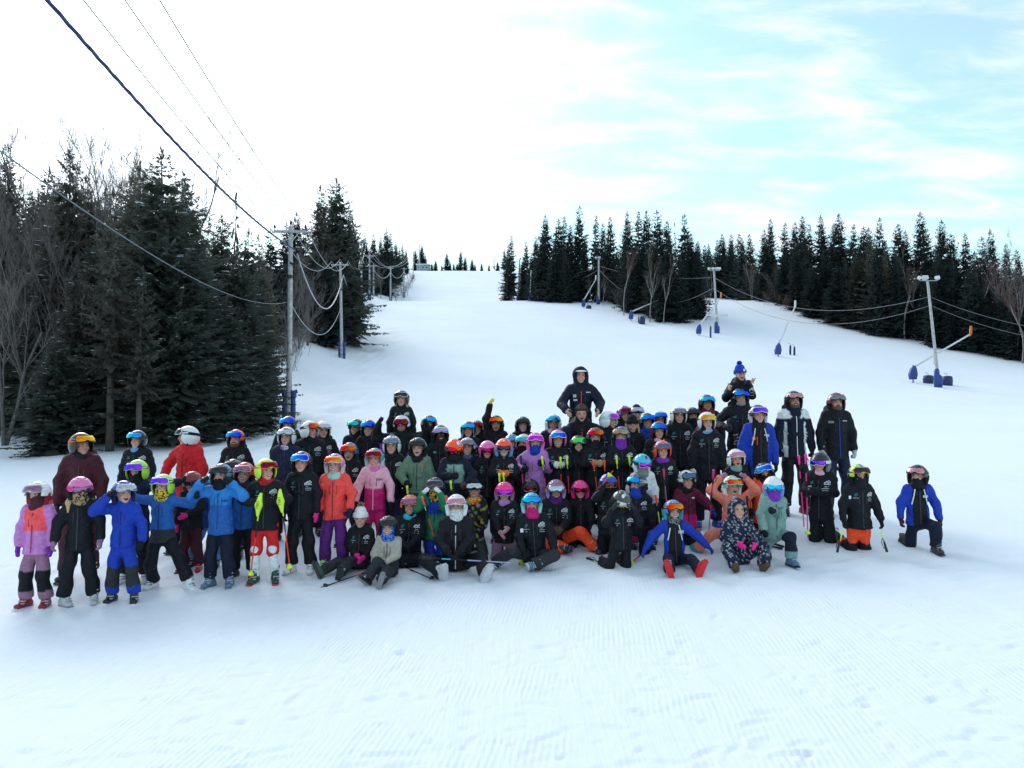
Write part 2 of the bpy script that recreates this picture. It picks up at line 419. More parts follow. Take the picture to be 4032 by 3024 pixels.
def spruce_meshes(seed, h, R, whorl, nb, nt, z0=.06, sparse=0.0, mat='needle', droop=.28, spray=.5, snow=0.02):
    r = np.random.default_rng(seed)
    P, U, W = [], [], []
    SP = []
    tb = MB()
    tz = np.linspace(0, h, 7)
    tb.tube(np.stack([r.normal(0, .02, 7) * tz / 6, r.normal(0, .02, 7) * tz / 6, tz], -1), (0.012 * h + .03) * (1 - tz / h * .96), 7)
    z = z0 * h
    gap = 1.0
    while z < h * .985:
        fr = z / h
        prof = (1 - fr) ** .78 * (1.0 if fr > .16 else .72 + .28 * fr / .16)
        gap = r.uniform(.8, 1.2)
        a0 = r.uniform(0, 6.28)
        k = max(3, int(nb * (0.6 + .4 * (1 - fr))))
        for j in range(k):
            if r.random() < sparse:
                continue
            a = a0 + 6.283 * j / k + r.normal(0, .22)
            L = R * prof * r.uniform(.62, 1.18) * gap + .10
            dirh = np.array([math.cos(a), math.sin(a), 0])
            side = np.array([-math.sin(a), math.cos(a), 0])
            lift = .35 * fr - droop * (1 - fr) + r.normal(0, .08)
            zz = z + r.normal(0, .1)
            m = max(3, int(nt * L / (R * .6)))
            ts = (np.arange(m) + .6 * r.random(m)) / m
            ts = ts[ts > .12]
            if L > .5:
                c0 = np.array([0, 0, zz]); ce = c0 + dirh * L * .9 + np.array([0, 0, L * (lift * .9 + .12 * .8)])
                cm = c0 + dirh * L * .5 + np.array([0, 0, L * lift * .55])
                tb.tube([c0, cm, ce], [.012 + .012 * L, .010 + .006 * L, .005], 3, caps=False)
            for t in ts:
                c = np.array([0, 0, zz]) + dirh * L * t + np.array([0, 0, L * (lift * t + .12 * t * t)])
                for sgn in (-1, 1):
                    ll = spray * (1.05 - .55 * t) * r.uniform(.7, 1.25) * (.35 + .65 * min(1, L / 1.6))
                    fan = r.uniform(.35, 1.0)
                    dvec = dirh * (1 - .5 * fan) + side * sgn * fan + np.array([0, 0, r.uniform(-.45, .1)])
                    dvec /= np.linalg.norm(dvec)
                    wv = np.cross(dvec, [0, 0, 1]); wv /= np.linalg.norm(wv) + 1e-9
                    tilt = r.normal(0, .6)
                    wv = wv * math.cos(tilt) + np.cross(dvec, wv) * math.sin(tilt)
                    P.append(c); U.append(dvec * ll); W.append(wv * ll * r.uniform(.13, .22))
                    if r.random() < .6:      # hanging twig
                        dv2 = dvec * .5 + np.array([0, 0, -.8]); P.append(c + dvec * ll * .4); U.append(dv2 * ll * .55)
                        W.append(np.cross(dv2, [r.normal(), r.normal(), .2]) * ll * .16)
                if r.random() < snow and t > .3:
                    SP.append((c, L, dirh))
            if fr < .9:      # the dark inside of the crown
                for q in range(2):
                    off_ = r.uniform(.08, .3); a2 = r.normal(0, .5)
                    dv_ = dirh * math.cos(a2) + side * math.sin(a2)
                    P.append(np.array([0, 0, zz + .1]) + dv_ * L * off_); U.append(dv_ * L * r.uniform(.35, .5) + np.array([0, 0, -r.uniform(.15, .45) * L - .1]))
                    W.append((side * math.cos(a2) - dirh * math.sin(a2)) * L * r.uniform(.10, .18) + np.array([0, 0, r.normal(0, .10)]))
            # tip
            c = np.array([0, 0, zz]) + dirh * L * .85 + np.array([0, 0, L * (lift * .85 + .09)])
            P.append(c); U.append((dirh + np.array([0, 0, lift + .3])) * min(.5, L * .35)); W.append(side * .07)
        z += whorl * (1.05 - .5 * fr) * r.uniform(.8, 1.2)
    for q in range(10):
        a = r.uniform(0, 6.28); P.append(np.array([0, 0, h * (.965 + .03 * r.random())]))
        U.append(np.array([math.cos(a) * .12, math.sin(a) * .12, .35])); W.append(np.array([-math.sin(a), math.cos(a), 0]) * .04)
    V, Fq = quads(np.array(P), np.array(U), np.array(W))
    crown = new_mesh('spruce_crown', V, Fq, M[mat], smooth=False)
    trunk = tb.mesh('spruce_trunk', M['bark'], True)
    sm = None
    if SP:
        sb = MB()
        for c, L, dh in SP:
            s = r.uniform(.05, .15)
            sb_v = np.array([[1, 0, 0], [.5, .8, .05], [-.5, .8, 0], [-1, 0, 0], [-.5, -.8, 0], [.5, -.8, .05], [0, 0, .45], [0, 0, -.15]]) * np.array([s * r.uniform(1, 2.0), s * r.uniform(.7, 1.2), s * .55])
            a = math.atan2(dh[1], dh[0]); ca, sa = math.cos(a), math.sin(a)
            sb_v = sb_v @ np.array([[ca, sa, 0], [-sa, ca, 0], [0, 0, 1]])
            sb.add(sb_v + c + np.array([0, 0, .05]), [(0, 1, 6), (1, 2, 6), (2, 3, 6), (3, 4, 6), (4, 5, 6), (5, 0, 6), (1, 0, 7), (2, 1, 7), (3, 2, 7), (4, 3, 7), (5, 4, 7), (0, 5, 7)])
        sm = sb.mesh('spruce_snow', M['snowclump'], True)
    return h, trunk, crown, sm

def bare_meshes(seed, h, spread=.45, stems=1, mat='bark_grey', twigmat='twig', levels=4, fork=.35, thick=1.0):
    r = np.random.default_rng(seed)
    tb, cb_ = MB(), MB()
    def grow(p, d, L, rad, lv):
        m = 3
        pts = [p]; dd = d
        for i in range(m):
            dd = dd + r.normal(0, .10, 3) + np.array([0, 0, .06]); dd /= np.linalg.norm(dd)
            pts.append(pts[-1] + dd * L / m)
        rr = np.linspace(rad, rad * .55, m + 1)
        (tb if lv <= 1 else cb_).tube(pts, rr, 6 if lv == 0 else (4 if lv == 1 else 3), caps=False)
        if lv >= levels:
            return
        n = r.integers(3, 6) if lv < levels - 1 else r.integers(4, 7)
        for k in range(n):
            t = r.uniform(.35, 1.0) if lv else r.uniform(fork, 1.0)
            i = min(int(t * m), m - 1); q = pts[i] + (pts[i + 1] - pts[i]) * (t * m - i)
            a = r.uniform(0, 6.28); ax = np.array([math.cos(a), math.sin(a), 0])
            nd = dd * .9 + ax * spread * r.uniform(.7, 1.5) + np.array([0, 0, .15]); nd /= np.linalg.norm(nd)
            grow(q, nd, L * r.uniform(.45, .68), max(rad * .42, .006 * thick), lv + 1)
    for s in range(stems):
        a = r.uniform(0, 6.28); d = np.array([math.cos(a), math.sin(a), 0]) * (.06 if stems == 1 else (.13 if stems < 4 else .28)) + np.array([0, 0, 1])
        grow(np.array([r.normal(0, .05) * stems, r.normal(0, .05) * stems, 0]), d / np.linalg.norm(d), h * .58 * r.uniform(.85, 1.05), (.011 * h + .02) * thick / (stems ** .5), 0)
    return h, tb.mesh('bare_trunk', M[mat], True), cb_.mesh('bare_branches', M[twigmat], True), None

TV = {}
TV['n'] = [spruce_meshes(11, 14, 3.0, .34, 9, 16, .05, .05, 'needle_n', spray=.46, snow=.035), spruce_meshes(12, 14, 2.7, .34, 9, 16, .10, .10, 'needle_nb', spray=.45, snow=.03),
           spruce_meshes(13, 14, 3.3, .36, 9, 17, .04, .05, 'needle_n', spray=.46, snow=.05), spruce_meshes(14, 14, 2.2, .38, 8, 14, .30, .28, 'needle_nb', spray=.45, snow=.02)]
TV['f'] = [spruce_meshes(21, 15, 3.1, .42, 8, 11, .03, .05, spray=.62, snow=.006), spruce_meshes(22, 15, 2.8, .44, 8, 11, .04, .06, spray=.62, snow=.01),
           spruce_meshes(23, 15, 3.5, .42, 8, 11, .03, .05, spray=.62, snow=.01), spruce_meshes(24, 15, 2.5, .50, 7, 11, .12, .16, spray=.75, snow=.004),
           spruce_meshes(25, 15, 3.0, .46, 8, 11, .06, .08, 'needle_b', spray=.62, snow=.004), spruce_meshes(26, 15, 3.4, .50, 8, 11, .05, .12, spray=.68, snow=.004)]
TV['t'] = [spruce_meshes(31, 8, 1.5, .45, 6, 4, .1, .12, spray=.6, snow=0), spruce_meshes(32, 8, 1.2, .5, 5, 4, .2, .3, spray=.6, snow=0)]
TV['p'] = [spruce_meshes(41, 15, 2.3, .50, 7, 6, .10, .12, 'needle_p', spray=.75, snow=.004)]
TV['l'] = [spruce_meshes(43, 10, 1.6, .5, 5, 5, .2, .35, 'needle_p', droop=.05, spray=.35, snow=0)]
TV['b'] = [bare_meshes(51, 14, .36, 1, levels=5), bare_meshes(52, 14, .42, 2, levels=4), bare_meshes(53, 14, .32, 1, levels=5, thick=.8)]
TV['w'] = [bare_meshes(61, 13, .22, 1, 'birch', 'twig_red', 4, .5, .75), bare_meshes(62, 13, .2, 2, 'birch', 'twig', 4, .5, .6), bare_meshes(63, 13, .24, 1, 'birch', 'twig', 4, .5, .8)]
TV['s'] = [bare_meshes(71, 3, .55, 7, 'twig', 'twig', 3, .2, .5), bare_meshes(72, 3, .5, 9, 'twig', 'twig_red', 3, .2, .5)]
KN = {'n': 'spruce_tree', 'f': 'spruce_tree', 't': 'spruce_tree', 'p': 'spruce_tree', 'l': 'larch_tree', 'b': 'bare_tree', 'w': 'birch_tree', 's': 'bare_shrub'}

def tree(kind, x, y, h, label, group, v=None, wide=1.0, sink=.15):
    vs_ = TV[kind]
    i = int(rng.integers(len(vs_))) if v is None else v % len(vs_)
    h0, tr_, cr_, sm = vs_[i]
    s = h / h0
    e = bpy.data.objects.new(KN[kind], None); COL.objects.link(e)
    e.empty_display_size = .2
    e.location = (x, y, float(ground(x, y)) - sink)
    e.rotation_euler = (float(rng.normal(0, .022)), float(rng.normal(0, .022)), float(rng.uniform(0, 6.28)))
    ws = s * wide * float(rng.uniform(.92, 1.08)) * (max(1, (14 / h)) ** .25 if kind in 'nf' else 1)
    e.scale = (ws * float(rng.uniform(.82, 1.2)), ws * float(rng.uniform(.82, 1.2)), s)
    tag(e, label, 'tree' if kind != 's' else 'shrub', group)
    link('trunk', tr_, e)
    link('crown', cr_, e)
    if sm is not None:
        link('snow_clumps', sm, e)
    return e

def tree_px(kind, px, top, d, label, group=None, v=None, wide=1.0):
    p = at(px, top, d)
    g = float(ground(p[0], p[1]))
    return tree(kind, p[0], p[1], max(.8, p[2] - g + .15), label, group, v, wide)

GL = 'trees of the near wood on the left'
GP = 'trees of the wood behind the utility poles'
GI = 'trees of the island between the two runs'
GR = 'trees of the wood along the right edge'
GT = 'small trees on the ridge'
# (kind, px, top row, depth, variant, width)
near_left = [
 ('n', 640, 598, 27, 0, 1.25), ('n', 455, 760, 25, 3, 1.1), ('n', 250, 590, 30, 1, .95), ('n', 95, 575, 33, 3, 1.0), ('n', 720, 690, 30, 2, 1.0),
 ('n', 765, 725, 31, 1, .9), ('n', 860, 850, 34, 2, 1.0), ('n', 960, 905, 36, 0, .95), ('n', 1045, 930, 42, 1, .9), ('n', 560, 640, 33, 1, 1.0),
 ('n', 345, 690, 34, 0, 1.0), ('n', 480, 700, 36, 2, 1.0), ('n', 10, 640, 36, 2, 1.0), ('n', 170, 660, 38, 1, 1.0), ('n', -90, 560, 32, 0, 1.0),
 ('n', 900, 1180, 29, 2, 1.3), ('n', 990, 1190, 31.5, 0, 1.2), ('n', 690, 1000, 26.5, 0, 1.2), ('n', 560, 1050, 24.5, 3, 1.15), ('n', 800, 1020, 28, 2, 1.2),
 ('n', 300, 1020, 27, 1, 1.1), ('n', 420, 960, 29, 2, 1.15), ('n', 1010, 1010, 38, 1, 1.05), ('n', 150, 1000, 31, 0, 1.0), ('n', 930, 990, 33, 2, 1.1), ('n', 220, 1320, 24.5, 2, 1.15),
]
for k, px, top, d, v, w in near_left:
    tree_px(k, px, top, d, 'dark green spruce in the near wood at the left of the slope', GL, v, w)
for px, top, d, v in ((160, 560, 36, 0), (330, 590, 38, 1), (410, 600, 40, 2), (560, 560, 38, 0), (205, 600, 35, 1), (480, 640, 41, 2), (40, 900, 27, 1), (140, 840, 28.5, 0), (260, 800, 29, 2), (700, 640, 40, 1), (620, 560, 42, 2), (-40, 700, 30, 0), (110, 555, 33, 0), (265, 560, 34, 2), (380, 585, 35, 0), (500, 575, 36, 2), (590, 545, 37, 0)):
    tree_px('b', px, top, d, 'bare grey-branched deciduous tree in the near wood at the left', 'bare trees of the near wood on the left', v)
tree_px('l', 917, 775, 44, 'thin larch with bare curved top above the near left wood', None, 0)
rr = np.random.default_rng(3)
for i in range(26):        # depth of the near wood
    d = rr.uniform(36, 62); px = rr.uniform(-400, 1000 - (d - 36) * 2)
    sky_row = np.interp(px, [-400, 0, 340, 640, 760, 900, 1050], [640, 660, 700, 720, 880, 960, 1000])
    tree_px('f', px, sky_row + rr.uniform(20, 160), d, 'dark spruce standing deep in the near wood at the left', 'deep trees of the near wood on the left')
# wood behind the poles, going up the hill
two = [(1255, 722, 76), (1338, 702, 80)]
tree_px('n', 1262, 730, 76, 'tall spruce, left one of the pair rising behind the second utility pole', None, 1, 1.05)
tree_px('n', 1340, 703, 79, 'tallest spruce, right one of the pair rising behind the second utility pole', None, 2, 1.15)
for px, top, d, v in ((1180, 840, 84, 0), (1120, 880, 74, 1), (1205, 900, 92, 3), (1395, 830, 92, 2), (1300, 800, 95, 4), (1075, 905, 64, 5), (1420, 940, 104, 0), (1380, 1010, 84, 2),
                      (1290, 1010, 74, 2), (1440, 930, 130, 1), (1465, 925, 150, 0), (1500, 925, 165, 1), (1520, 935, 185, 2), (1548, 900, 178, 0), (1565, 915, 190, 3), (1490, 950, 175, 4),
                      (1530, 980, 200, 5), (1585, 950, 215, 0), (1600, 975, 225, 1), (1612, 960, 240, 3), (1625, 985, 255, 2), (1572, 990, 205, 2), (1450, 985, 145, 5), (1410, 990, 120, 4), (1510, 1000, 180, 2), (1480, 1010, 160, 0), (1555, 1010, 195, 1), (1592, 1015, 220, 2), (1240, 960, 82, 2), (1160, 970, 72, 4)):
    if px > 1400:            # stands behind the pole line
        px, d = px - 26, d * (1.3 if px < 1452 else 1.14)
    tree_px('f', px, top, d, 'dark spruce in the wood behind the row of utility poles', GP, v)
for px, top, d, v in ((1180, 1000, 66, 1), (1215, 950, 70, 0), (1150, 1080, 60, 2), (1235, 1060, 73, 1), (1500, 1030, 165, 0), (1470, 1060, 150, 2), (1195, 860, 86, 2)):
    tree_px('b', px, top, d, 'bare deciduous tree among the spruces behind the utility poles', 'bare trees behind the utility poles', v)
for px, row in ((1185, 1370), (1160, 1400), (1140, 1440), (1215, 1345), (1265, 1330), (1330, 1305), (1365, 1280), (1120, 1480), (1150, 1460), (1600, 1165), (1612, 1140), (1622, 1115), (1585, 1182), (1565, 1186), (1395, 1265)):
    p = hit(px, row)
    tree('s', p[0], p[1], rr.uniform(2.2, 3.6) * (1.3 if p[1] < 75 else 1.5), 'leafless brush at the snow edge below the utility poles', 'brush along the pole line')
# island of spruces between the two runs (base row from the snow edge)
for px, top, d, v in ((2012, 930, 172, 3), (2000, 965, 180, 1), (2075, 950, 178, 4), (2110, 930, 165, 0), (2155, 850, 160, 0), (2130, 905, 150, 2), (2195, 860, 168, 1), (2215, 852, 158, 3), (2245, 885, 150, 2),
                      (2278, 812, 152, 5), (2340, 850, 158, 3), (2375, 880, 160, 1), (2405, 855, 150, 1), (2300, 930, 146, 2), (2180, 950, 145, 2), (2090, 1000, 160, 0), (2060, 1010, 166, 2), (2230, 990, 143, 0), (2350, 960, 146, 4),
                      (2485, 835, 128, 1), (2515, 830, 134, 3), (2548, 828, 126, 0), (2590, 828, 122, 5), (2455, 900, 138, 2), (2620, 870, 124, 0), (2700, 845, 118, 5), (2640, 930, 116, 2), (2570, 930, 118, 4), (2720, 920, 120, 2), (2680, 1000, 113, 2), (2500, 960, 124, 2), (2745, 960, 117, 0), (2600, 1010, 114, 2), (2430, 980, 142, 0)):
    tree_px('f', px, top, d, 'spruce in the stand between the main run and the side run', GI, v)
tree_px('l', 2665, 880, 121, 'dead thin snag beside the tallest spruce of the middle stand', None, 0, .6)
for px, top, d, v in ((2455, 960, 121, 0), (2560, 1030, 113, 2), (2610, 1050, 112, 2), (2375, 1080, 137, 2), (2330, 1090, 139, 1), (2010, 1000, 185, 1), (2790, 1050, 122, 2)):
    tree_px('w', px, top, d, 'pale birch at the front of the middle stand', 'birches of the middle stand', v)
# right wood
for px, top, d, v in ((2750, 950, 215, 0), (2775, 965, 220, 1), (2725, 985, 218, 2), (2815, 945, 212, 3), (2850, 960, 208, 2), (2885, 950, 205, 0), (2800, 1000, 204, 2)):
    tree_px('f', px, top, d, 'spruce closing the head of the side run', 'spruces at the head of the side run', v, 1.2)
edge_px = [(2830, 1152), (2940, 1152), (3000, 1185), (3130, 1238), (3300, 1285), (3500, 1335), (3700, 1372), (3900, 1410), (4100, 1440), (4400, 1490)]
EX = [hit(a, b) for a, b in edge_px]
for px, top, d, v in ((2840, 920, 205, 0), (2870, 925, 200, 1), (2905, 920, 195, 3), (2800, 960, 210, 2), (2930, 935, 185, 2), (2960, 920, 165, 4), (3035, 862, 150, 1), (3010, 905, 148, 0), (3085, 880, 142, 3), (3115, 880, 140, 0), (3155, 850, 136, 2),
                      (3185, 880, 132, 5), (3235, 850, 130, 1), (3270, 880, 126, 2), (3300, 840, 124, 0), (3345, 885, 120, 4), (3385, 895, 118, 2), (3410, 900, 122, 1), (3465, 860, 120, 3), (3530, 885, 113, 2), (3555, 910, 112, 0),
                      (3630, 838, 112, 1), (3665, 900, 108, 3), (3705, 870, 108, 0), (3745, 920, 104, 2), (3810, 920, 104, 1), (3870, 935, 100, 5), (3920, 905, 100, 1), (3960, 960, 96, 0), (4020, 985, 94, 2), (4060, 960, 92, 1), (4130, 940, 92, 0), (4200, 950, 90, 3)):
    tree_px('f', px, top, d, 'spruce in the skyline row of the right-hand wood', GR, v)
tree_px('p', 3430, 930, 108, 'pale grey-green spruce among the dark trees of the right wood', None, 0, 1.25)
tree_px('p', 3490, 990, 104, 'smaller pale grey-green spruce beside the large pale one on the right', None, 0, 1.1)
for i in range(70):
    t = rr.uniform(0, len(EX) - 1.001); k = int(t); p = EX[k] + (EX[k + 1] - EX[k]) * (t - k)
    off = rr.uniform(1.0, 20)
    x, y = p[0] + off * .5, p[1] + off * .9
    px = 2016 + x / y * F
    sk = np.interp(px, [2830, 3000, 3200, 3500, 3700, 4032, 4400], [930, 900, 880, 890, 900, 990, 1000])
    top = at(px, sk + rr.uniform(30, 200), y)
    h = min(max(5, top[2] - float(ground(x, y))), 17)
    tree('f', x, y, h, 'dark spruce filling the right-hand wood below the skyline', 'lower trees of the right wood')
for i in range(46):        # skirts of young spruces along the front of the wood
    t = rr.uniform(1, len(EX) - 1.001); k = int(t); p = EX[k] + (EX[k + 1] - EX[k]) * (t - k)
    off = rr.uniform(.6, 5)
    tree('f', p[0] + off * .5, p[1] + off * .9, rr.uniform(4.5, 9.5), 'young spruce at the front of the right-hand wood', 'young spruces along the front of the right wood', None, 1.35)
for px, top, d, v in ((3555, 1030, 101, 0), (3610, 1010, 102, 2), (3850, 1000, 93, 0), (3990, 1040, 87, 2), (4015, 1100, 85, 0)):
    tree_px('w', px, top, d, 'white-stemmed birch along the front of the right wood', 'birches of the right wood', v)
for px, top, d, v in ((2960, 1000, 160, 1), (2990, 990, 156, 0), (3010, 1010, 150, 2), (3060, 1020, 140, 1), (3900, 950, 94, 0), (3970, 980, 90, 1)):
    tree_px('b', px, top, d, 'bare brown deciduous tree at the edge of the right wood', 'bare trees of the right wood', v)
for px, row in ((2950, 1160), (2985, 1180), (3030, 1205), (3100, 1228), (2400, 1195), (2440, 1215), (2130, 1180), (2170, 1186), (2780, 1225), (2760, 1190)):
    p = hit(px, row)
    tree('s', p[0], p[1] + 1, rr.uniform(2.5, 4), 'leafless brush at the foot of the spruces on the right', 'brush at the foot of the right-hand trees')
# ridge
for px, top, kind in ((1740, 1048, 't'), (1800, 1042, 't'), (1715, 1030, 't'), (1760, 1000, 't'), (1772, 1035, 't'), (1812, 990, 't'), (1832, 1015, 't'), (1858, 1025, 't'), (1787, 1040, 't'), (1897, 1040, 't'), (1945, 1012, 'l'), (1960, 1035, 't'), (1870, 1045, 't'), (1925, 1045, 't'), (1700, 1040, 't'), (1640, 985, 't'), (1662, 970, 't'), (1675, 1010, 't'), (1985, 985, 't')):
    tree_px('f' if kind == 't' else 'l', px, top - 6, 322 if px > 1695 else 331, 'small spruce silhouetted on the ridge at the top of the run', GT, None, 1.15)

def ordinals(group, text):
    L = sorted([o for o in COL.objects if o.get('group') == group], key=lambda o: o.location.x / o.location.y)
    for i, o in enumerate(L):
        n = i + 1
        sf = 'th' if 10 <= n % 100 <= 20 else {1: 'st', 2: 'nd', 3: 'rd'}.get(n % 10, 'th')
        o['label'] = text.format('leftmost' if i == 0 else ('rightmost' if i == len(L) - 1 else f'{n}{sf} from the left'))
ordinals(GL, 'dark spruce in the front rows of the near left wood, {}')
ordinals(GP, 'dark spruce in the wood behind the utility poles, {}')
ordinals(GI, 'spruce in the stand between the two runs, {}')
ordinals(GR, 'skyline spruce of the right-hand wood, {}')
ordinals(GT, 'small spruce silhouetted on the ridge, {}')
ordinals('bare trees of the near wood on the left', 'bare grey deciduous tree in the near left wood, {}')
ordinals('bare trees behind the utility poles', 'bare deciduous tree behind the utility poles, {}')
ordinals('birches of the middle stand', 'pale birch at the front of the middle stand, {}')
ordinals('birches of the right wood', 'white-stemmed birch before the right wood, {}')
ordinals('bare trees of the right wood', 'bare brown tree at the edge of the right wood, {}')
ordinals('brush along the pole line', 'leafless brush at the snow edge along the pole line, {}')
ordinals('brush at the foot of the right-hand trees', 'leafless brush at the foot of the right-hand spruces, {}')
ordinals('spruces at the head of the side run', 'spruce closing the head of the side run, {}')
# ------------------------------------------------------------------ utility poles, cables, floodlights, snow guns, hut
def cable(name, pts, r, label, mat='cable', group='cables along the run', twist=0):
    b = MB()
    P = np.asarray(pts, float)
    if twist:
        n = len(P); k = np.arange(n)
        for ph_ in (0, 2.09, 4.19):
            Q = P.copy(); Q[:, 2] += r * .8 * np.cos(k * 1.3 + ph_); Q[:, 0] += r * .8 * np.sin(k * 1.3 + ph_)
            b.tube(Q, r * .7, 5)
    else:
        b.tube(P, r, 5)
    return tag(link(name, b.mesh(name, M[mat], True)), label, 'cable', group)

def sag(a, b, s, n=28):
    t = np.linspace(0, 1, n)[:, None]
    P = np.asarray(a, float) * (1 - t) + np.asarray(b, float) * t
    P[:, 2] -= 4 * s * (t * (1 - t))[:, 0]
    return P

def upole(px, top, base, d, label, pad=True, arm=1.6, lean=0.0, r0=.15):
    """wooden pole from its foot on the snow to its top; returns useful points"""
    B = at(px, base, d); B[2] = float(ground(B[0], B[1]))
    Tp = at(px + lean, top, d)
    h = Tp[2] - B[2]
    e = bpy.data.objects.new('utility_pole', None); COL.objects.link(e); e.location = B.tolist()
    tag(e, label, 'utility pole', 'utility poles up the left edge of the run')
    dx = Tp[0] - B[0]
    b = MB(); zz = np.linspace(-.3, h, 12)
    b.tube(np.stack([dx * zz / h, 0 * zz, zz], -1), r0 * (1 - .28 * zz / h), 12)
    link('pole', b.mesh('pole_shaft', M['wood'], True), e)
    if arm:
        b = MB(); b.box((dx, -.13, h - .28), (arm, .10, .12)); link('crossarm', b.mesh('crossarm', M['wood']), e)
        b = MB()
        for s in (-1, 1):
            b.tube([(dx, -.15, h - .95), (dx + s * arm * .27, -.15, h - .34)], .02, 4)
        link('brace', b.mesh('brace', M['steel']), e)
        for s in (-.95, 0, .95):
            b = MB(); x = dx + s * arm / 2
            z0 = h - .22 if s else h
            b.tube([(x, -.13 if s else 0, z0), (x, -.13 if s else 0, z0 + .12), (x, -.13 if s else 0, z0 + .13), (x, -.13 if s else 0, z0 + .17), (x, -.13 if s else 0, z0 + .26)], [.02, .02, .06, .065, .03], 8)
            link('insulator', b.mesh('insulator', M['black_metal'], True), e)
    if pad:
        for s in (-1, 1):
            b = MB()
            b.tube([(s * .20, -.02, -.1), (s * .21, 0, .5), (s * .20, 0, 1.0), (s * .24, 0, 1.45)], [.12, .13, .12, .15], 8)
            b.box((s * .31, -.02, 1.38), (.22, .06, .18), [[.9, 0, -.4 * s], [0, 1, 0], [.4 * s, 0, .9]])
            link('pad', b.mesh('pole_pad', M['pad'], True), e)
        for z in (.35, .75, 1.12):
            b = MB(); a = np.linspace(0, 6.283, 17); b.tube(np.stack([.36 * np.cos(a), .20 * np.sin(a), z + .02 * np.cos(a * 3)], -1), .018, 4); link('strap', b.mesh('pad_strap', M['black_metal']), e)
    b = MB(); b.box((dx * .75 + .16, -.1, h - 1.9), (.30, .16, .10), [[.9, 0, .4], [0, 1, 0], [-.4, 0, .9]]); b.tube([(dx * .75, -.16, h - 2.6), (dx * .75, -.17, h - 2.45)], .16, 8)
    link('bracket', b.mesh('bracket', M['black_metal']), e)
    return B, Tp, h, dx

P1 = upole(1137, 892, 1640, 38, 'nearest weathered wooden utility pole with crossarm, left of the group', lean=8)
P2 = upole(1346, 1032, 1430, 70, 'second wooden utility pole with blue padded foot at the edge of the run', lean=-6)
P3 = upole(1423, 947, 1205, 125, 'wooden pole hanging half hidden in front of the spruces, third up the hill', pad=False, arm=1.9, r0=.17)
P4 = upole(1455, 1002, 1203, 139, 'wooden utility pole with padded foot just past the spruces', arm=2.2, r0=.17)
P5 = upole(1471, 1042, 1189, 155, 'wooden utility pole close right of the padded pole by the spruces', pad=False, r0=.17)
P6 = upole(1538, 1052, 1186, 178, 'wooden utility pole before the dark wood on the upper run', r0=.2)
P7 = upole(1591, 1054, 1168, 205, 'wooden utility pole at the start of the brush on the upper run', r0=.2)
P8 = upole(1627, 990, 1100, 268, 'wooden utility pole below the hut near the ridge', r0=.2)
P9 = upole(1652, 962, 1062, 322, 'wooden utility pole right beside the hut on the ridge', pad=False, r0=.22)
def wire(a, b, s, r, lab, mat='cable_lt', tw=0):
    cable('power_cable', sag(a, b, s), r, lab, mat, 'cables of the pole line', tw)
far = [A3(-6.85, 2, 8.6 + CZ), A3(-6.05, 2, 8.6 + CZ), A3(-5.3, 2, 8.6 + CZ)]
def ptop(P, s, arm=1.6): return P[1] + A3(s * arm / 2 * .95, -.1, .05 if s else .25)
cable('power_cable', sag(P1[1] + A3(.2, -.1, -1.15), A3(-6.4, 2, 7.3 + CZ), .85, 90), .030, 'thick dark twisted cable sweeping from the nearest pole to the top left', 'pad_dark', 'cables of the pole line', 1)
for s, f_, nm in ((-1, far[0], 'leftmost'), (0, far[1], 'middle'), (1, far[2], 'rightmost')):
    cable('power_cable', sag(ptop(P1, s), f_, .55, 40), .016, nm + ' of the three thin wires crossing the bright sky overhead', 'cable', 'cables of the pole line')
cable('power_cable', sag(at(1130, 1190, 37.9), A3(-5.5, 3, 3.75 + CZ), 1.1, 60), .011, 'low thin cable sagging leftwards across the near wood', 'cable', 'cables of the pole line')
wire(at(1170, 1000, 37.8), at(1352, 1082, 69.8), 2.9, .040, 'thick pale cable hanging in a deep curve between the first two poles')
for s, w_ in ((-1, 'left'), (0, 'middle'), (1, 'right')):
    wire(ptop(P1, s), ptop(P2, s), 1.5, .018, w_ + ' thin wire from crossarm to crossarm between the first two poles')
    wire(ptop(P2, s), ptop(P3, s, 1.9), 2.4, .020, w_ + ' thin wire from the second pole to the third')
    wire(ptop(P4, s), ptop(P6, s), 1.0, .025, w_ + ' thin wire between the upper poles before the dark wood')
    wire(ptop(P6, s), ptop(P8, s), 1.5, .03, w_ + ' thin wire between the uppermost poles')
wire(at(1352, 1082, 69.8), at(1421, 990, 124.6), 3.5, .042, 'thick pale cable from the second pole up to the third')
wire(at(1137, 1180, 37.9), at(1346, 1200, 69.8), 2.2, .022, 'lower slack cable between the first two poles')
wire(at(1421, 990, 124.6), at(1456, 1032, 138.8), 1.5, .045, 'short thick cable between the third and fourth poles')
wire(at(1472, 1060, 155), at(1538, 1072, 178), 1.6, .05, 'thick cable dipping between poles in front of the dark wood')
wire(at(1538, 1072, 178), at(1591, 1068, 205), 1.6, .05, 'thick cable dipping towards the brushy upper edge')
wire(at(1591, 1068, 205), at(1627, 1010, 268), 3.0, .055, 'thick cable rising to the uppermost padded pole')

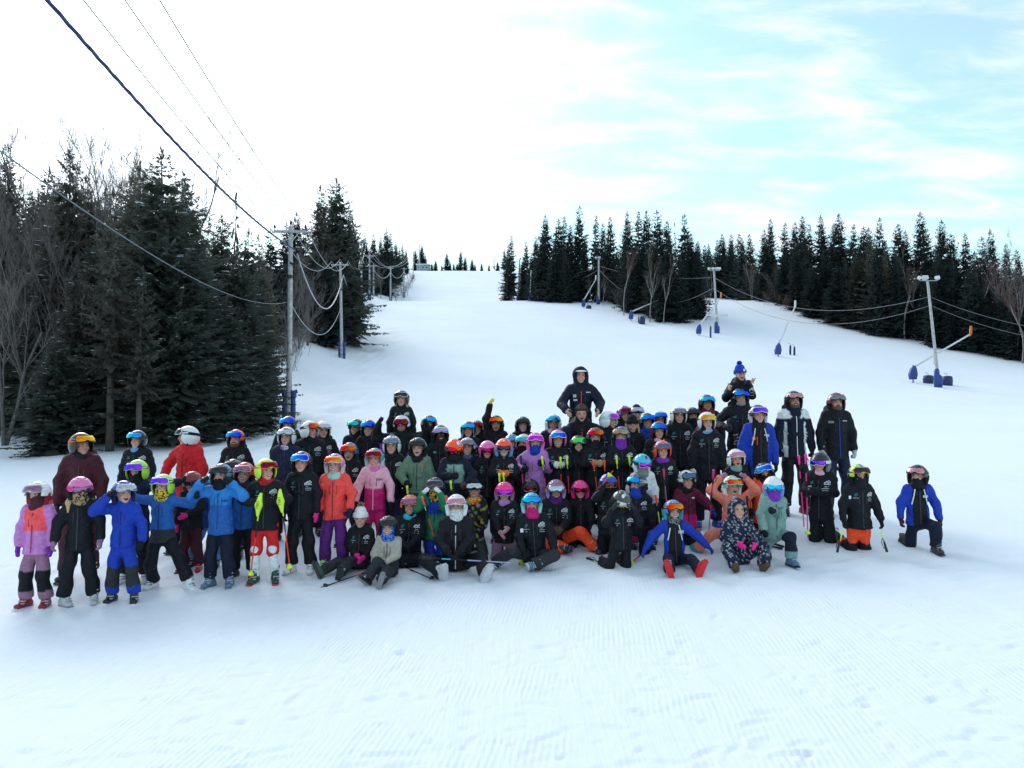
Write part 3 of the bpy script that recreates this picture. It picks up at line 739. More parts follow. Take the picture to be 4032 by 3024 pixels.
def flood(px, top, base, d, tpx, label, lamps, r0=.14, sign=False):
    B = at(px, base, d); B[2] = float(ground(B[0], B[1])); Tp = at(tpx, top, d); h = Tp[2] - B[2]; dx = Tp[0] - B[0]
    e = bpy.data.objects.new('floodlight_pole', None); COL.objects.link(e); e.location = B.tolist()
    tag(e, label, 'light pole', 'floodlight poles down the right side')
    b = MB(); zz = np.linspace(-.3, h, 10); b.tube(np.stack([dx * zz / h, 0 * zz, zz], -1), r0 * (1 - .25 * zz / h), 12); link('pole', b.mesh('light_pole_shaft', M['wood'], True), e)
    b = MB(); b.box((dx + .05, -.1, h - .02), (1.4, .045, .045)); link('crossarm', b.mesh('lamp_arm', M['steel']), e)
    for k, (lx, ang, s) in enumerate(lamps):
        b = MB(); R = np.array(Matrix.Rotation(ang, 3, 'Z') @ Matrix.Rotation(-.5, 3, 'X'))
        V = A3(0, 0, 0) + np.array([[x * s * (.75 if y > 0 else 1), y * s, z * s * (.7 if y > 0 else 1)] for x in (-.22, .22) for y in (-.14, .14) for z in (-.15, .15)]) @ R.T + A3(dx + lx * .75, -.1, h + .22)
        b.add(V, [(0, 1, 3, 2), (4, 6, 7, 5), (0, 4, 5, 1), (2, 3, 7, 6), (0, 2, 6, 4), (1, 5, 7, 3)])
        b.tube([(dx + lx * .75, -.1, h - .02), (dx + lx * .75, -.1, h + .2)], .025, 5)
        link('floodlight', b.mesh('floodlight', M['lamp']), e)
    for k, (ox, hh_, rr_) in enumerate(((-.20, 1.55, .24), (.05, 1.0, .20))):
        b = MB(); b.tube([(ox, -.05, -.1), (ox * 1.1, -.08, hh_ * .5), (ox, -.05, hh_ * .9), (ox * .6, 0, hh_)], [rr_, rr_ * 1.05, rr_ * .9, rr_ * .5], 9)
        link('pad', b.mesh('light_pole_pad', M['pad'], True), e)
    b = MB(); b.box((dx * .25 - .16, -.1, h * .26), (.16, .16, 1.0)); link('switch_box', b.mesh('switch_box', M['steel']), e)
    if sign:
        b = MB(); b.box((.25, -.22, 2.35), (2.2, .04, .32)); link('sign_board', b.mesh('sign_board', M['white_metal']), e)
    return B, Tp
L1 = flood(3697, 1105, 1512, 67, 3652, 'nearest leaning floodlight pole with three lamps on the right of the slope', ((-1.0, .4, .85), (-.35, 0, 1.1), (1.1, -.9, .9)), .135)
L2 = flood(2826, 1065, 1330, 103, 2811, 'floodlight pole with white sign board at the mouth of the side run', ((-.9, .5, .9), (-.2, .3, .9), (.5, -.2, 1.0), (1.0, -.9, .9)), .17, True)
L3 = flood(2358, 1020, 1212, 139, 2358, 'floodlight pole before the gap in the middle stand of spruces', ((-.7, .4, 1.0), (.1, -.1, 1.1)), .22)
L4 = flood(2041, 1022, 1177, 176, 2046, 'farthest floodlight pole at the left end of the middle stand', ((.3, -.2, 1.1),), .22)
def lw(a, b, s, lab, r=.022): cable('light_cable', sag(a, b, s), r, lab, 'cable', 'cables between the floodlight poles')
lw(at(3660, 1168, 67), at(2812, 1092, 103), 2.6, 'upper cable between the nearest and the second floodlight pole')
lw(at(3664, 1202, 67), at(2813, 1137, 103), 3.0, 'lower cable between the nearest and the second floodlight pole')
lw(at(3660, 1168, 67), at(4400, 1320, 60), .8, 'upper cable running off to the right from the nearest floodlight pole')
lw(at(3664, 1202, 67), at(4400, 1355, 60), .9, 'lower cable running off to the right from the nearest floodlight pole')
lw(at(2812, 1132, 103), at(2358, 1060, 139), 4.0, 'sagging cable between the second and third floodlight poles', .035)
lw(at(2812, 1092, 103), at(2358, 1047, 139), .9, 'taut upper cable between the second and third floodlight poles', .02)
lw(at(2358, 1047, 139), at(2045, 1047, 176), 2.0, 'upper cable between the third and farthest floodlight poles', .04)
lw(at(2358, 1060, 139), at(2044, 1052, 176), 3.2, 'lower cable between the third and farthest floodlight poles', .04)

def gun(bx, by_, tx, ty, label, orange=False, pad_h=1.35, bend=False):
    B = hit(bx, by_); d = B[1]
    a = at(bx, by_, d)
    k = d / F
    rise = (by_ - ty) * k; run = (tx - bx) * k
    e = bpy.data.objects.new('snow_gun', None); COL.objects.link(e); e.location = B.tolist()
    tag(e, label, 'snow gun', 'stick snow guns beside the run')
    ph_ = min(pad_h, rise * .45)
    b = MB(); b.tube([(0, 0, -.2), (0, 0, ph_ + .2)], .09, 7); link('stand', b.mesh('gun_stand', M['steel'], True), e)
    ang = math.atan2(rise - ph_, run); ux, uz = math.cos(ang), math.sin(ang)
    V = []
    for z, w, t, ox in ((.25, .42, .16, -.05), (ph_ * .55, .50, .24, -.02), (ph_ * .9, .34, .20, .05), (ph_ + .15, .12, .12, .12)):
        V += [(ox - w, -t, z), (ox + w, -t * 1.1, z), (ox + w, t, z), (ox - w, t, z)]
    Fs = [(3, 2, 1, 0), (12, 13, 14, 15)]
    for i in range(3):
        for j in range(4):
            Fs.append((4 * i + j, 4 * i + (j + 1) % 4, 4 * i + 4 + (j + 1) % 4, 4 * i + 4 + j))
    sc_ = ph_ / 1.9
    link('cover', new_mesh('gun_cover', np.array(V) * A3(sc_, sc_, 1), Fs, M['pad'], smooth=False), e)
    b = MB(); p0 = A3(.05, 0, ph_); p1 = A3(run, 0, rise)
    b.tube([p0, p0 * .55 + p1 * .45], .095, 7); b.tube([p0 * .57 + p1 * .43, p1], .075, 7)
    link('lance', b.mesh('gun_lance', M['white_metal'], True), e)
    b = MB(); b.tube([p1 + A3(-.05, 0, -.15), p1 + A3(.03, 0, .12), p1 + A3(.08, 0, .75)], [.08, .12, .10], 8)
    link('nozzle', b.mesh('gun_nozzle', M['orange' if orange else 'white_metal'], True), e)
gun(3596, 1505, 3826, 1315, 'nearest snow gun with long white lance and orange nozzle on the right', True)
gun(3064, 1405, 3133, 1208, 'snow gun with steep white lance in the middle of the right slope')
gun(2752, 1322, 2840, 1172, 'snow gun with orange tip left of the sign-board light pole', True)
gun(2485, 1263, 2620, 1170, 'snow gun with low slanting lance below the middle spruces')
gun(2298, 1213, 2346, 1100, 'snow gun leaning beside the third floodlight pole')
gun(2087, 1186, 2091, 1078, 'snow gun with upright lance near the brush of the middle stand')
gun(2026, 1160, 2022, 1046, 'farthest snow gun with upright lance at the left end of the middle stand')
gun(2050, 1165, 2044, 1055, 'snow gun with thin upright lance beside the farthest floodlight pole')
for px, row, hh_, lab in ((3112, 1398, 1.1, 'left one of the two dark hydrant posts beside the steep snow gun'), (3128, 1400, 1.0, 'right one of the two dark hydrant posts beside the steep snow gun'), (2528, 1276, 1.1, 'dark blue hydrant post beside the low snow gun'), (2515, 1272, 1.0, 'thin hydrant post left of the dark blue one'),
                          (2798, 1330, 1.5, 'bent hydrant post left of the padded sign-board pole'), (2109, 1187, 1.4, 'hydrant post at the brush of the middle stand'), (2118, 1188, .9, 'short hydrant post at the brush of the middle stand'), (2049, 1176, 1.0, 'squat blue hydrant by the farthest floodlight pole'), (3655, 1508, .7, 'small blue hydrant left of the nearest floodlight pole'), (3730, 1516, .8, 'dark padded valve box right of the nearest floodlight pole'), (2318, 1216, .6, 'low blue cover beside the third floodlight pole')):
    p = hit(px, row)
    e = bpy.data.objects.new('hydrant', None); COL.objects.link(e); e.location = p.tolist(); tag(e, lab, 'hydrant', 'snowmaking hydrants')
    b = MB(); w = .16 if hh_ < .9 else .11
    if 'valve' in lab or 'low' in lab or 'small' in lab: w = .42
    b.tube([(0, 0, -.2), (0, 0, hh_ * .5), (.02, 0, hh_ * .92), (.02, 0, hh_)], [w, w * 1.1, w, w * .6], 8); link('cover', b.mesh('hydrant_cover', M['pad_dark'], True), e)
    b = MB(); b.tube([(0, 0, hh_ * .9), (0, 0, hh_ + .18), (-.28, 0, hh_ + .22)], .035, 5); link('valve_handle', b.mesh('valve_handle', M['steel']), e)

def hut():
    a, c = at(1640, 1062, 322), at(1690, 1062, 322)
    w = c[0] - a[0]; z = float(ground((a[0] + c[0]) / 2, 322)) - .3
    e = bpy.data.objects.new('hut', None); COL.objects.link(e); e.location = ((a[0] + c[0]) / 2, 322, z); tag(e, 'small grey-green hut on the ridge beside the top poles', 'hut')
    b = MB(); b.box((0, 1.5, 1.5), (w, 3, 3.2)); link('wall', b.mesh('hut_wall', M['hut']), e)
    b = MB(); b.box((0, 1.4, 3.25), (w + .6, 3.8, .28)); link('roof', b.mesh('hut_roof', M['snowclump']), e)
    for x in (-w * .28, .1, w * .3):
        f = MB(); f.box((x, -.03, 1.95), (.95, .06, .95)); fo = link('window', f.mesh('hut_window', M['white_metal']), e)
        f = MB(); f.box((x, -.075, 1.95), (.75, .03, .75)); link('pane', f.mesh('hut_pane', M['glass']), fo)
hut()
# ------------------------------------------------------------------ implicit surfaces for clothes and bodies

def nrmv(v):
    v = np.asarray(v, float); return v / (np.linalg.norm(v) + 1e-9)

def prim_d(p, X, Y, Z):
    t = p[0]
    if t == 'c':                                   # tapered capsule a b r1 r2 [ripple amp, wavelength]
        a, b, r1, r2 = p[1:5]
        ba = b - a; L2 = ba @ ba + 1e-9
        q0, q1, q2 = X - a[0], Y - a[1], Z - a[2]
        h = np.clip((q0 * ba[0] + q1 * ba[1] + q2 * ba[2]) / L2, 0, 1)
        d = np.sqrt((q0 - h * ba[0]) ** 2 + (q1 - h * ba[1]) ** 2 + (q2 - h * ba[2]) ** 2) - (r1 + (r2 - r1) * h)
        if len(p) > 5 and p[5]:
            d = d - p[5] * (np.abs(np.sin(math.pi * h * math.sqrt(L2) / p[6])) - .5)
        return d
    if t == 'e':                                   # flattened cone a b u rw1 rd1 rw2 rd2 [ripple]
        a, b, u, w1, d1, w2, d2 = p[1:8]
        ba = b - a; L2 = ba @ ba + 1e-9
        q0, q1, q2 = X - a[0], Y - a[1], Z - a[2]
        h = np.clip((q0 * ba[0] + q1 * ba[1] + q2 * ba[2]) / L2, 0, 1)
        q0, q1, q2 = q0 - h * ba[0], q1 - h * ba[1], q2 - h * ba[2]
        lat = q0 * u[0] + q1 * u[1] + q2 * u[2]
        r0, r1, r2 = q0 - lat * u[0], q1 - lat * u[1], q2 - lat * u[2]
        rw, rd = w1 + (w2 - w1) * h, d1 + (d2 - d1) * h
        k = np.sqrt((lat / rw) ** 2 + (r0 * r0 + r1 * r1 + r2 * r2) / rd ** 2)
        d = (k - 1) * np.minimum(rw, rd)
        if len(p) > 8 and p[8]:
            d = d - p[8] * (np.abs(np.sin(math.pi * h * math.sqrt(L2) / p[9])) - .5)
        return d
    c, R, rad = p[1:4]                             # ellipsoid
    q0, q1, q2 = X - c[0], Y - c[1], Z - c[2]
    if R is not None:
        q0, q1, q2 = (R[0, 0] * q0 + R[1, 0] * q1 + R[2, 0] * q2, R[0, 1] * q0 + R[1, 1] * q1 + R[2, 1] * q2, R[0, 2] * q0 + R[1, 2] * q1 + R[2, 2] * q2)
    return (np.sqrt((q0 / rad[0]) ** 2 + (q1 / rad[1]) ** 2 + (q2 / rad[2]) ** 2) - 1) * min(rad)

def field(prims, X, Y, Z, k=.03):
    d = None
    for p in prims:
        e = prim_d(p, X, Y, Z)
        if d is None:
            d = e
        else:
            h = np.clip(.5 + .5 * (d - e) / k, 0, 1)
            d = d + (e - d) * h - k * h * (1 - h)
    return d

def bounds(prims, pad=.03):
    lo, hi = [], []
    for p in prims:
        if p[0] == 'c':
            r = max(p[3], p[4]); lo.append(np.minimum(p[1], p[2]) - r); hi.append(np.maximum(p[1], p[2]) + r)
        elif p[0] == 'e':
            r = max(p[4:8]); lo.append(np.minimum(p[1], p[2]) - r); hi.append(np.maximum(p[1], p[2]) + r)
        else:
            r = max(p[3]); lo.append(p[1] - r); hi.append(p[1] + r)
    return np.min(lo, 0) - pad, np.max(hi, 0) + pad

CORN = np.array([[i, j, k] for i in (0, 1) for j in (0, 1) for k in (0, 1)])
EDG = [(0, 1), (2, 3), (4, 5), (6, 7), (0, 2), (1, 3), (4, 6), (5, 7), (0, 4), (1, 5), (2, 6), (3, 7)]
def surface(f, xs, ys, zs):
    """naive surface nets on a rectilinear grid"""
    s = f < 0
    nx, ny, nz_ = f.shape
    c = np.zeros((nx - 1, ny - 1, nz_ - 1), np.int8)
    for i, j, k in CORN:
        c += s[i:nx - 1 + i, j:ny - 1 + j, k:nz_ - 1 + k]
    I = np.argwhere((c > 0) & (c < 8))
    if len(I) == 0:
        return np.zeros((0, 3)), np.zeros((0, 4), int)
    idx = -np.ones(c.shape, np.int64); idx[I[:, 0], I[:, 1], I[:, 2]] = np.arange(len(I))
    fv = np.stack([f[I[:, 0] + o[0], I[:, 1] + o[1], I[:, 2] + o[2]] for o in CORN], 1)
    acc = np.zeros((len(I), 3)); cnt = np.zeros(len(I))
    for a, b in EDG:
        fa, fb = fv[:, a], fv[:, b]
        m = (fa < 0) != (fb < 0)
        t = np.where(m, fa / np.where(np.abs(fa - fb) < 1e-12, 1, fa - fb), 0)
        acc += m[:, None] * (CORN[a] + t[:, None] * (CORN[b] - CORN[a])); cnt += m
    loc = acc / cnt[:, None]
    V = np.empty((len(I), 3))
    for ax, g in enumerate((xs, ys, zs)):
        V[:, ax] = g[I[:, ax]] + loc[:, ax] * (g[I[:, ax] + 1] - g[I[:, ax]])
    Q = []
    for ax in range(3):
        b, cc = (ax + 1) % 3, (ax + 2) % 3
        sl0 = [slice(None)] * 3; sl1 = [slice(None)] * 3
        sl0[ax] = slice(0, -1); sl1[ax] = slice(1, None)
        E = np.argwhere(s[tuple(sl0)] != s[tuple(sl1)])
        E = E[(E[:, b] > 0) & (E[:, cc] > 0) & (E[:, b] < f.shape[b] - 1) & (E[:, cc] < f.shape[cc] - 1)]
        fl = s[E[:, 0], E[:, 1], E[:, 2]]
        def cell(db, dc):
            G = E.copy(); G[:, b] += db; G[:, cc] += dc
            return idx[G[:, 0], G[:, 1], G[:, 2]]
        q = np.stack([cell(-1, -1), cell(0, -1), cell(0, 0), cell(-1, 0)], 1)
        q[~fl] = q[~fl][:, ::-1]
        Q.append(q)
    return V, np.vstack(Q)

def axis(lo, hi, h):
    return np.linspace(lo, hi, max(4, int(math.ceil((hi - lo) / h)) + 1))

def sdf_mesh(prims, h, k=.03, extra=None, pad=.03):
    lo, hi = bounds(prims, pad)
    xs, ys, zs = axis(lo[0], hi[0], h), axis(lo[1], hi[1], h), axis(lo[2], hi[2], h)
    X, Y, Z = xs[:, None, None], ys[None, :, None], zs[None, None, :]
    f = field(prims, X, Y, Z, k)
    if extra is not None:
        f = extra(f, X, Y, Z)
    return surface(np.broadcast_to(f, (len(xs), len(ys), len(zs))), xs, ys, zs)

# ------------------------------------------------------------------ materials for people
def mat_lens():
    m, n, l, b = mat_base('mirror_lens', 0.10, 0.85, 0.6)
    oi = n.new('ShaderNodeObjectInfo')
    tcn = n.new('ShaderNodeTexCoord')
    sp = n.new('ShaderNodeSeparateXYZ'); l.new(tcn.outputs['Object'], sp.inputs[0])
    mr = n.new('ShaderNodeMapRange'); mr.inputs[1].default_value = -.09; mr.inputs[2].default_value = .09; mr.inputs[3].default_value = .475; mr.inputs[4].default_value = .53
    l.new(sp.outputs[0], mr.inputs[0])
    hs = n.new('ShaderNodeHueSaturation'); hs.inputs['Saturation'].default_value = 1.05
    l.new(mr.outputs[0], hs.inputs['Hue']); l.new(oi.outputs['Color'], hs.inputs['Color'])
    l.new(hs.outputs[0], b.inputs['Base Color'])
    return m

M['fab'] = mat_solid('jacket_fabric', (1, 1, 1), 0.7, var=0.16, scale=26, bump=0.10, src='attr', spec=.25, crease=.6)
M['skin'] = mat_solid('skin_and_underlayer', (1, 1, 1), 0.5, var=0.06, scale=30, src='attr', spec=.4)
M['shell'] = mat_solid('helmet_shell', (1, 1, 1), 0.28, var=0.05, scale=9, src='obj', spec=.5, coat=.3)
M['matte'] = mat_solid('matte_textile', (1, 1, 1), 0.8, var=0.14, scale=30, bump=.12, src='obj', spec=.3)
M['plast'] = mat_solid('moulded_plastic', (1, 1, 1), 0.4, var=0.06, scale=14, src='obj', spec=.5)
M['print'] = mat_solid('printed_mark', (1, 1, 1), 0.6, var=0.05, scale=40, src='attr', spec=.3)
M['lens'] = mat_lens()
M['hairm'] = mat_solid('hair', (1, 1, 1), 0.55, var=0.3, scale=60, bump=.3, src='obj', spec=.4)

# ------------------------------------------------------------------ shared templates (head frame: face towards -Y, head height .22)
def tmpl(name, prims, h, mat, k=.02, extra=None):
    V, Fq = sdf_mesh(prims, h, k, extra)
    return new_mesh(name, V, Fq, mat)

HR = (.128, .148, .150)
def helmet_t(race, vents):
    pr = [('s', A3(0, .012, .0), None, HR)]
    def ex(f, X, Y, Z):
        inner = prim_d(('s', A3(0, .012, -.004), None, (.106, .126, .126)), X, Y, Z)
        f = np.maximum(f, -inner)
        # face opening
        op = np.maximum(np.maximum(np.abs(X) - .092, Z - .038 - .12 * np.abs(X)), Y - .018)
        f = np.maximum(f, -op)
        low = -(Z + (.098 if race else .012) + np.where(Y > .03, .30 * np.clip(Y - .03, 0, 1) * (0 if race else 1), 0))
        f = np.maximum(f, low)
        # brim ridge and rear seam
        f = f - .007 * np.exp(-((Z - .046 - .12 * np.abs(X)) / .009) ** 2) * (Y < .0)
        f = f + .004 * np.exp(-((Z - .035) / .006) ** 2) * (Y > .02)
        for vx, vy, vz in vents:
            f = np.maximum(f, -prim_d(('c', A3(vx, vy - .022, vz), A3(vx * 1.05, vy + .022, vz), .0085, .0085), X, Y, Z))
        return f
    return tmpl('helmet', pr, .0085, M['shell'], extra=ex)
def on_shell(x, y): 
    return .0 + HR[2] * math.sqrt(max(0, 1 - (x / HR[0]) ** 2 - ((y - .012) / HR[1]) ** 2))
VT = [(x, y, on_shell(x, y) - .001) for x, y in ((-.035, -.06), (.035, -.06), (-.06, -.01), (.06, -.01), (-.03, .05), (.03, .05))]
T = {}
T['hel_r'] = helmet_t(True, [])
T['hel_v'] = helmet_t(False, VT)
def earpad():
    pr = [('c', A3(s * .108, .015, .0), A3(s * .098, .0, -.085), .030, .026) for s in (-1, 1)] + [('c', A3(-.09, .075, -.04), A3(.09, .075, -.04), .03, .03), ('c', A3(-.085, .0, -.10), A3(0, -.055, -.128), .009, .009), ('c', A3(.085, .0, -.10), A3(0, -.055, -.128), .009, .009)]
    return tmpl('ear_pads', pr, .011, M['matte'])
T['ear'] = earpad()
T['liner'] = tmpl('helmet_liner', [('c', A3(-.088, -.012, .03), A3(-.094, -.004, -.085), .018, .016), ('c', A3(.088, -.012, .03), A3(.094, -.004, -.085), .018, .016), ('c', A3(-.085, 0, -.10), A3(0, -.06, -.128), .008, .008), ('c', A3(.085, .0, -.10), A3(0, -.06, -.128), .008, .008)], .011, M['matte'])

def band(rw, rd, y0, z0, z1, a0, a1, tilt, n=22, th=.006, notch=0.0, rnd=True, bulge=0.0):
    """curved strip round the head front (angle 0 = straight ahead), with thickness; tilt leans its top back"""
    V, Fs = [], []
    m = 5
    angs = np.linspace(a0, a1, n)
    for la in (0, 1):
        for i, a in enumerate(angs):
            e = min(1, (i + .0001) / (n - 1) * 9, (n - 1 - i + .0001) / (n - 1) * 9) if rnd else 1
            cut = (1 - math.sqrt(max(0, 1 - (1 - e) ** 2))) * (z1 - z0) * .5
            lo = z0 + cut + notch * math.exp(-(a / .22) ** 2); hi = z1 - cut
            for j in range(m):
                v = j / (m - 1); z = lo + (hi - lo) * v
                off = th * la + bulge * (1 - (2 * v - 1) ** 2)
                zc = (z - (z0 + z1) / 2)
                V.append(((rw + off - .6 * zc * math.tan(tilt)) * math.sin(a), y0 - (rd + off - zc * math.tan(tilt)) * math.cos(a), z))
    nn = n * m
    for la in (0, 1):
        for i in range(n - 1):
            for j in range(m - 1):
                q = [la * nn + i * m + j, la * nn + (i + 1) * m + j, la * nn + (i + 1) * m + j + 1, la * nn + i * m + j + 1]
                Fs.append(tuple(q if la else q[::-1]))
    for i in range(n - 1):
        for j, fl in ((0, 1), (m - 1, 0)):
            q = [i * m + j, (i + 1) * m + j, nn + (i + 1) * m + j, nn + i * m + j]
            Fs.append(tuple(q if fl else q[::-1]))
    for i, fl in ((0, 0), (n - 1, 1)):
        for j in range(m - 1):
            q = [i * m + j, i * m + j + 1, nn + i * m + j + 1, nn + i * m + j]
            Fs.append(tuple(q[::-1] if fl else q))
    return V, Fs

for nm, y0, rw, rd, zc, tl in (('on', .0, .096, .104, .014, .06), ('up', .0, .112, .117, .076, .56)):
    V_, F_ = band(rw, rd, y0, zc - .041, zc + .041, -.98, .98, tl, th=.020, notch=.020)
    T['fr_' + nm] = new_mesh('goggles_frame', V_, F_, M['plast'])
    V_, F_ = band(rw + .016, rd + .016, y0, zc - .032, zc + .034, -.90, .90, tl, th=.007, notch=.019, bulge=.005)
    T['ln_' + nm] = new_mesh('goggles_lens', V_, F_, M['lens'])
# straps follow the shell
def strap(z_side, z_back):
    V, Fs = [], []
    n = 30
    angs = np.linspace(.9, 2 * math.pi - .9, n)
    for i, a in enumerate(angs):
        t = 1 - abs(2 * i / (n - 1) - 1)
        zc = z_side + (z_back - z_side) * t
        for z in (zc - .019, zc + .019):
            k = math.sqrt(max(.05, 1 - (z / HR[2]) ** 2))
            for off in (.0045,):
                V.append(((HR[0] * k + off) * math.sin(a), .012 - (HR[1] * k + off) * math.cos(a), z))
    for i in range(n - 1):
        Fs.append((2 * i, 2 * i + 1, 2 * i + 3, 2 * i + 2))
    return new_mesh('goggles_strap', V, Fs, M['matte'])
T['st_on'] = strap(.02, .03)
T['st_up'] = strap(.066, .02)

# knitted caps, hood
T['beanie'] = tmpl('beanie', [('e', A3(0, .01, .045), A3(0, .014, .075), A3(1, 0, 0), .094, .112, .078, .092), ('c', A3(-.0, .01, .10), A3(0, .01, .10), .05, .05)], .0095, M['matte'], .03,
                   lambda f, X, Y, Z: np.maximum(f, -(Z - .028 - .25 * np.clip(-Y - .03, -.2, 0))) - .003 * np.sin(np.arctan2(X, Y) * 26))
T['cuff'] = tmpl('beanie_cuff', [('e', A3(0, .01, .035), A3(0, .01, .055), A3(1, 0, 0), .100, .117, .098, .113)], .0095, M['matte'], .02, lambda f, X, Y, Z: np.maximum(np.maximum(f, Z - .075), -(Z - .022 + .2 * np.clip(Y, 0, .2))))
def pom():
    r = np.random.default_rng(2); b = MB()
    for i in range(260):
        d = nrmv(r.normal(size=3)); s = nrmv(np.cross(d, r.normal(size=3)))
        p0 = d * .012; p1 = d * r.uniform(.036, .048)
        b.add([p0 - s * .004, p0 + s * .004, p1 + s * .002, p1 - s * .002], [(0, 1, 2, 3)])
    return b.mesh('pompom', M['hairm'])
T['pom'] = pom()
T['curls'] = tmpl('curly_hair', [('s', A3(.075 * math.cos(a) * math.cos(e), .012 + .092 * math.sin(a) * math.cos(e), .03 + .098 * math.sin(e)), None, (.032, .032, .032)) for e in (.1, .55, 1.0, 1.4) for a in np.arange(0, 6.28, .62) if not (math.sin(a) < -.35 and e < .5)], .0095, M['hairm'], .012)
T['hair_long'] = tmpl('long_hair', [('c', A3(s * .075, .02, .02), A3(s * .095, .0, -.16), .03, .025) for s in (-1, 1)] + [('c', A3(s * .09, .0, -.15), A3(s * .10, -.03, -.27), .026, .012) for s in (-1, 1)], .011, M['hairm'])
T['hair_side'] = tmpl('ponytail', [('c', A3(-.07, .05, -.05), A3(-.11, .02, -.14), .025, .032), ('c', A3(-.11, .02, -.14), A3(-.12, -.01, -.24), .03, .010)], .010, M['hairm'])
T['beard'] = tmpl('beard', [('s', A3(0, -.045, -.078), None, (.060, .046, .040)), ('c', A3(-.060, -.01, -.03), A3(-.045, -.05, -.075), .016, .02), ('c', A3(.060, -.01, -.03), A3(.045, -.05, -.075), .016, .02), ('c', A3(-.022, -.088, -.042), A3(.022, -.088, -.042), .010, .010)], .008, M['hairm'], .015)
# eyes, mouths
def ell(rx, ry, rz, nu=8, nv=5):
    V = [(0, 0, rz)]; Fs = []
    for i in range(1, nv):
        p = math.pi * i / nv
        V += [(rx * math.sin(p) * math.cos(2 * math.pi * j / nu), ry * math.sin(p) * math.sin(2 * math.pi * j / nu), rz * math.cos(p)) for j in range(nu)]
    V.append((0, 0, -rz))
    for j in range(nu):
        Fs.append((0, 1 + j, 1 + (j + 1) % nu))
        for i in range(nv - 2):
            a, b = 1 + i * nu + j, 1 + i * nu + (j + 1) % nu
            Fs.append((a, a + nu, b + nu, b))
        Fs.append((1 + (nv - 2) * nu + j, len(V) - 1, 1 + (nv - 2) * nu + (j + 1) % nu))
    return np.array(V), Fs
b_ = MB(); v_, f_ = ell(.0125, .005, .0065); b_.add(v_, f_, (.55, .52, .50)); v_, f_ = ell(.0062, .0032, .006); b_.add(v_ + A3(0, -.0035, 0), f_, (.025, .02, .02))
b_.tube([(-.016, -.002, .015), (0, -.006, .0195), (.016, -.002, .0155)], [.0022, .003, .0018], 5, (.06, .04, .03))
b_.tube([(-.0135, -.002, .003), (0, -.005, .0075), (.0135, -.002, .003)], [.0012, .002, .0012], 5, (.05, .03, .03))
T['eye'] = b_.mesh('eye', M['print'], True)
b_ = MB(); b_.tube([(-.027, .010, .008), (-.014, .001, -.001), (0, -.003, -.003), (.014, .001, -.001), (.027, .010, .008)], [.0025, .0045, .005, .0045, .0025], 6, (.34, .13, .12)); T['m_n'] = b_.mesh('mouth', M['print'], True)
b_ = MB(); v_, f_ = ell(.027, .008, .013); b_.add(v_, f_, (.30, .10, .09)); v_, f_ = ell(.022, .006, .006); b_.add(v_ + A3(0, -.005, .002), f_, (.75, .73, .70)); T['m_s'] = b_.mesh('mouth', M['print'], True)
b_ = MB(); v_, f_ = ell(.024, .008, .021); b_.add(v_, f_, (.32, .10, .10)); v_, f_ = ell(.018, .006, .015); b_.add(v_ + A3(0, -.005, -.001), f_, (.05, .012, .012)); v_, f_ = ell(.016, .005, .004); b_.add(v_ + A3(0, -.006, .011), f_, (.75, .73, .70)); T['m_o'] = b_.mesh('mouth', M['print'], True)
b_ = MB()
for s in (-1, 1):
    b_.tube([(s * .034 + .021 * math.cos(a), -.107 + abs(.3 * (s * .034 + .021 * math.cos(a))) ** 2, .004 + .017 * math.sin(a)) for a in np.linspace(0, 6.28, 14)], .0026, 5, (.02, .02, .02))
b_.tube([(-.013, -.107, .006), (.013, -.107, .006)], .0025, 5, (.02, .02, .02))
T['glasses'] = b_.mesh('glasses', M['print'], True)
T['cap'] = tmpl('cap_brim', [('e', A3(0, -.10, .070), A3(0, -.135, .064), A3(1, 0, 0), .085, .03, .055, .02)], .008, M['matte'], .01, lambda f, X, Y, Z: np.maximum(f, np.abs(Z - .072 + .25 * (Y + .1) * -1 + 1.6 * X * X) - .008))

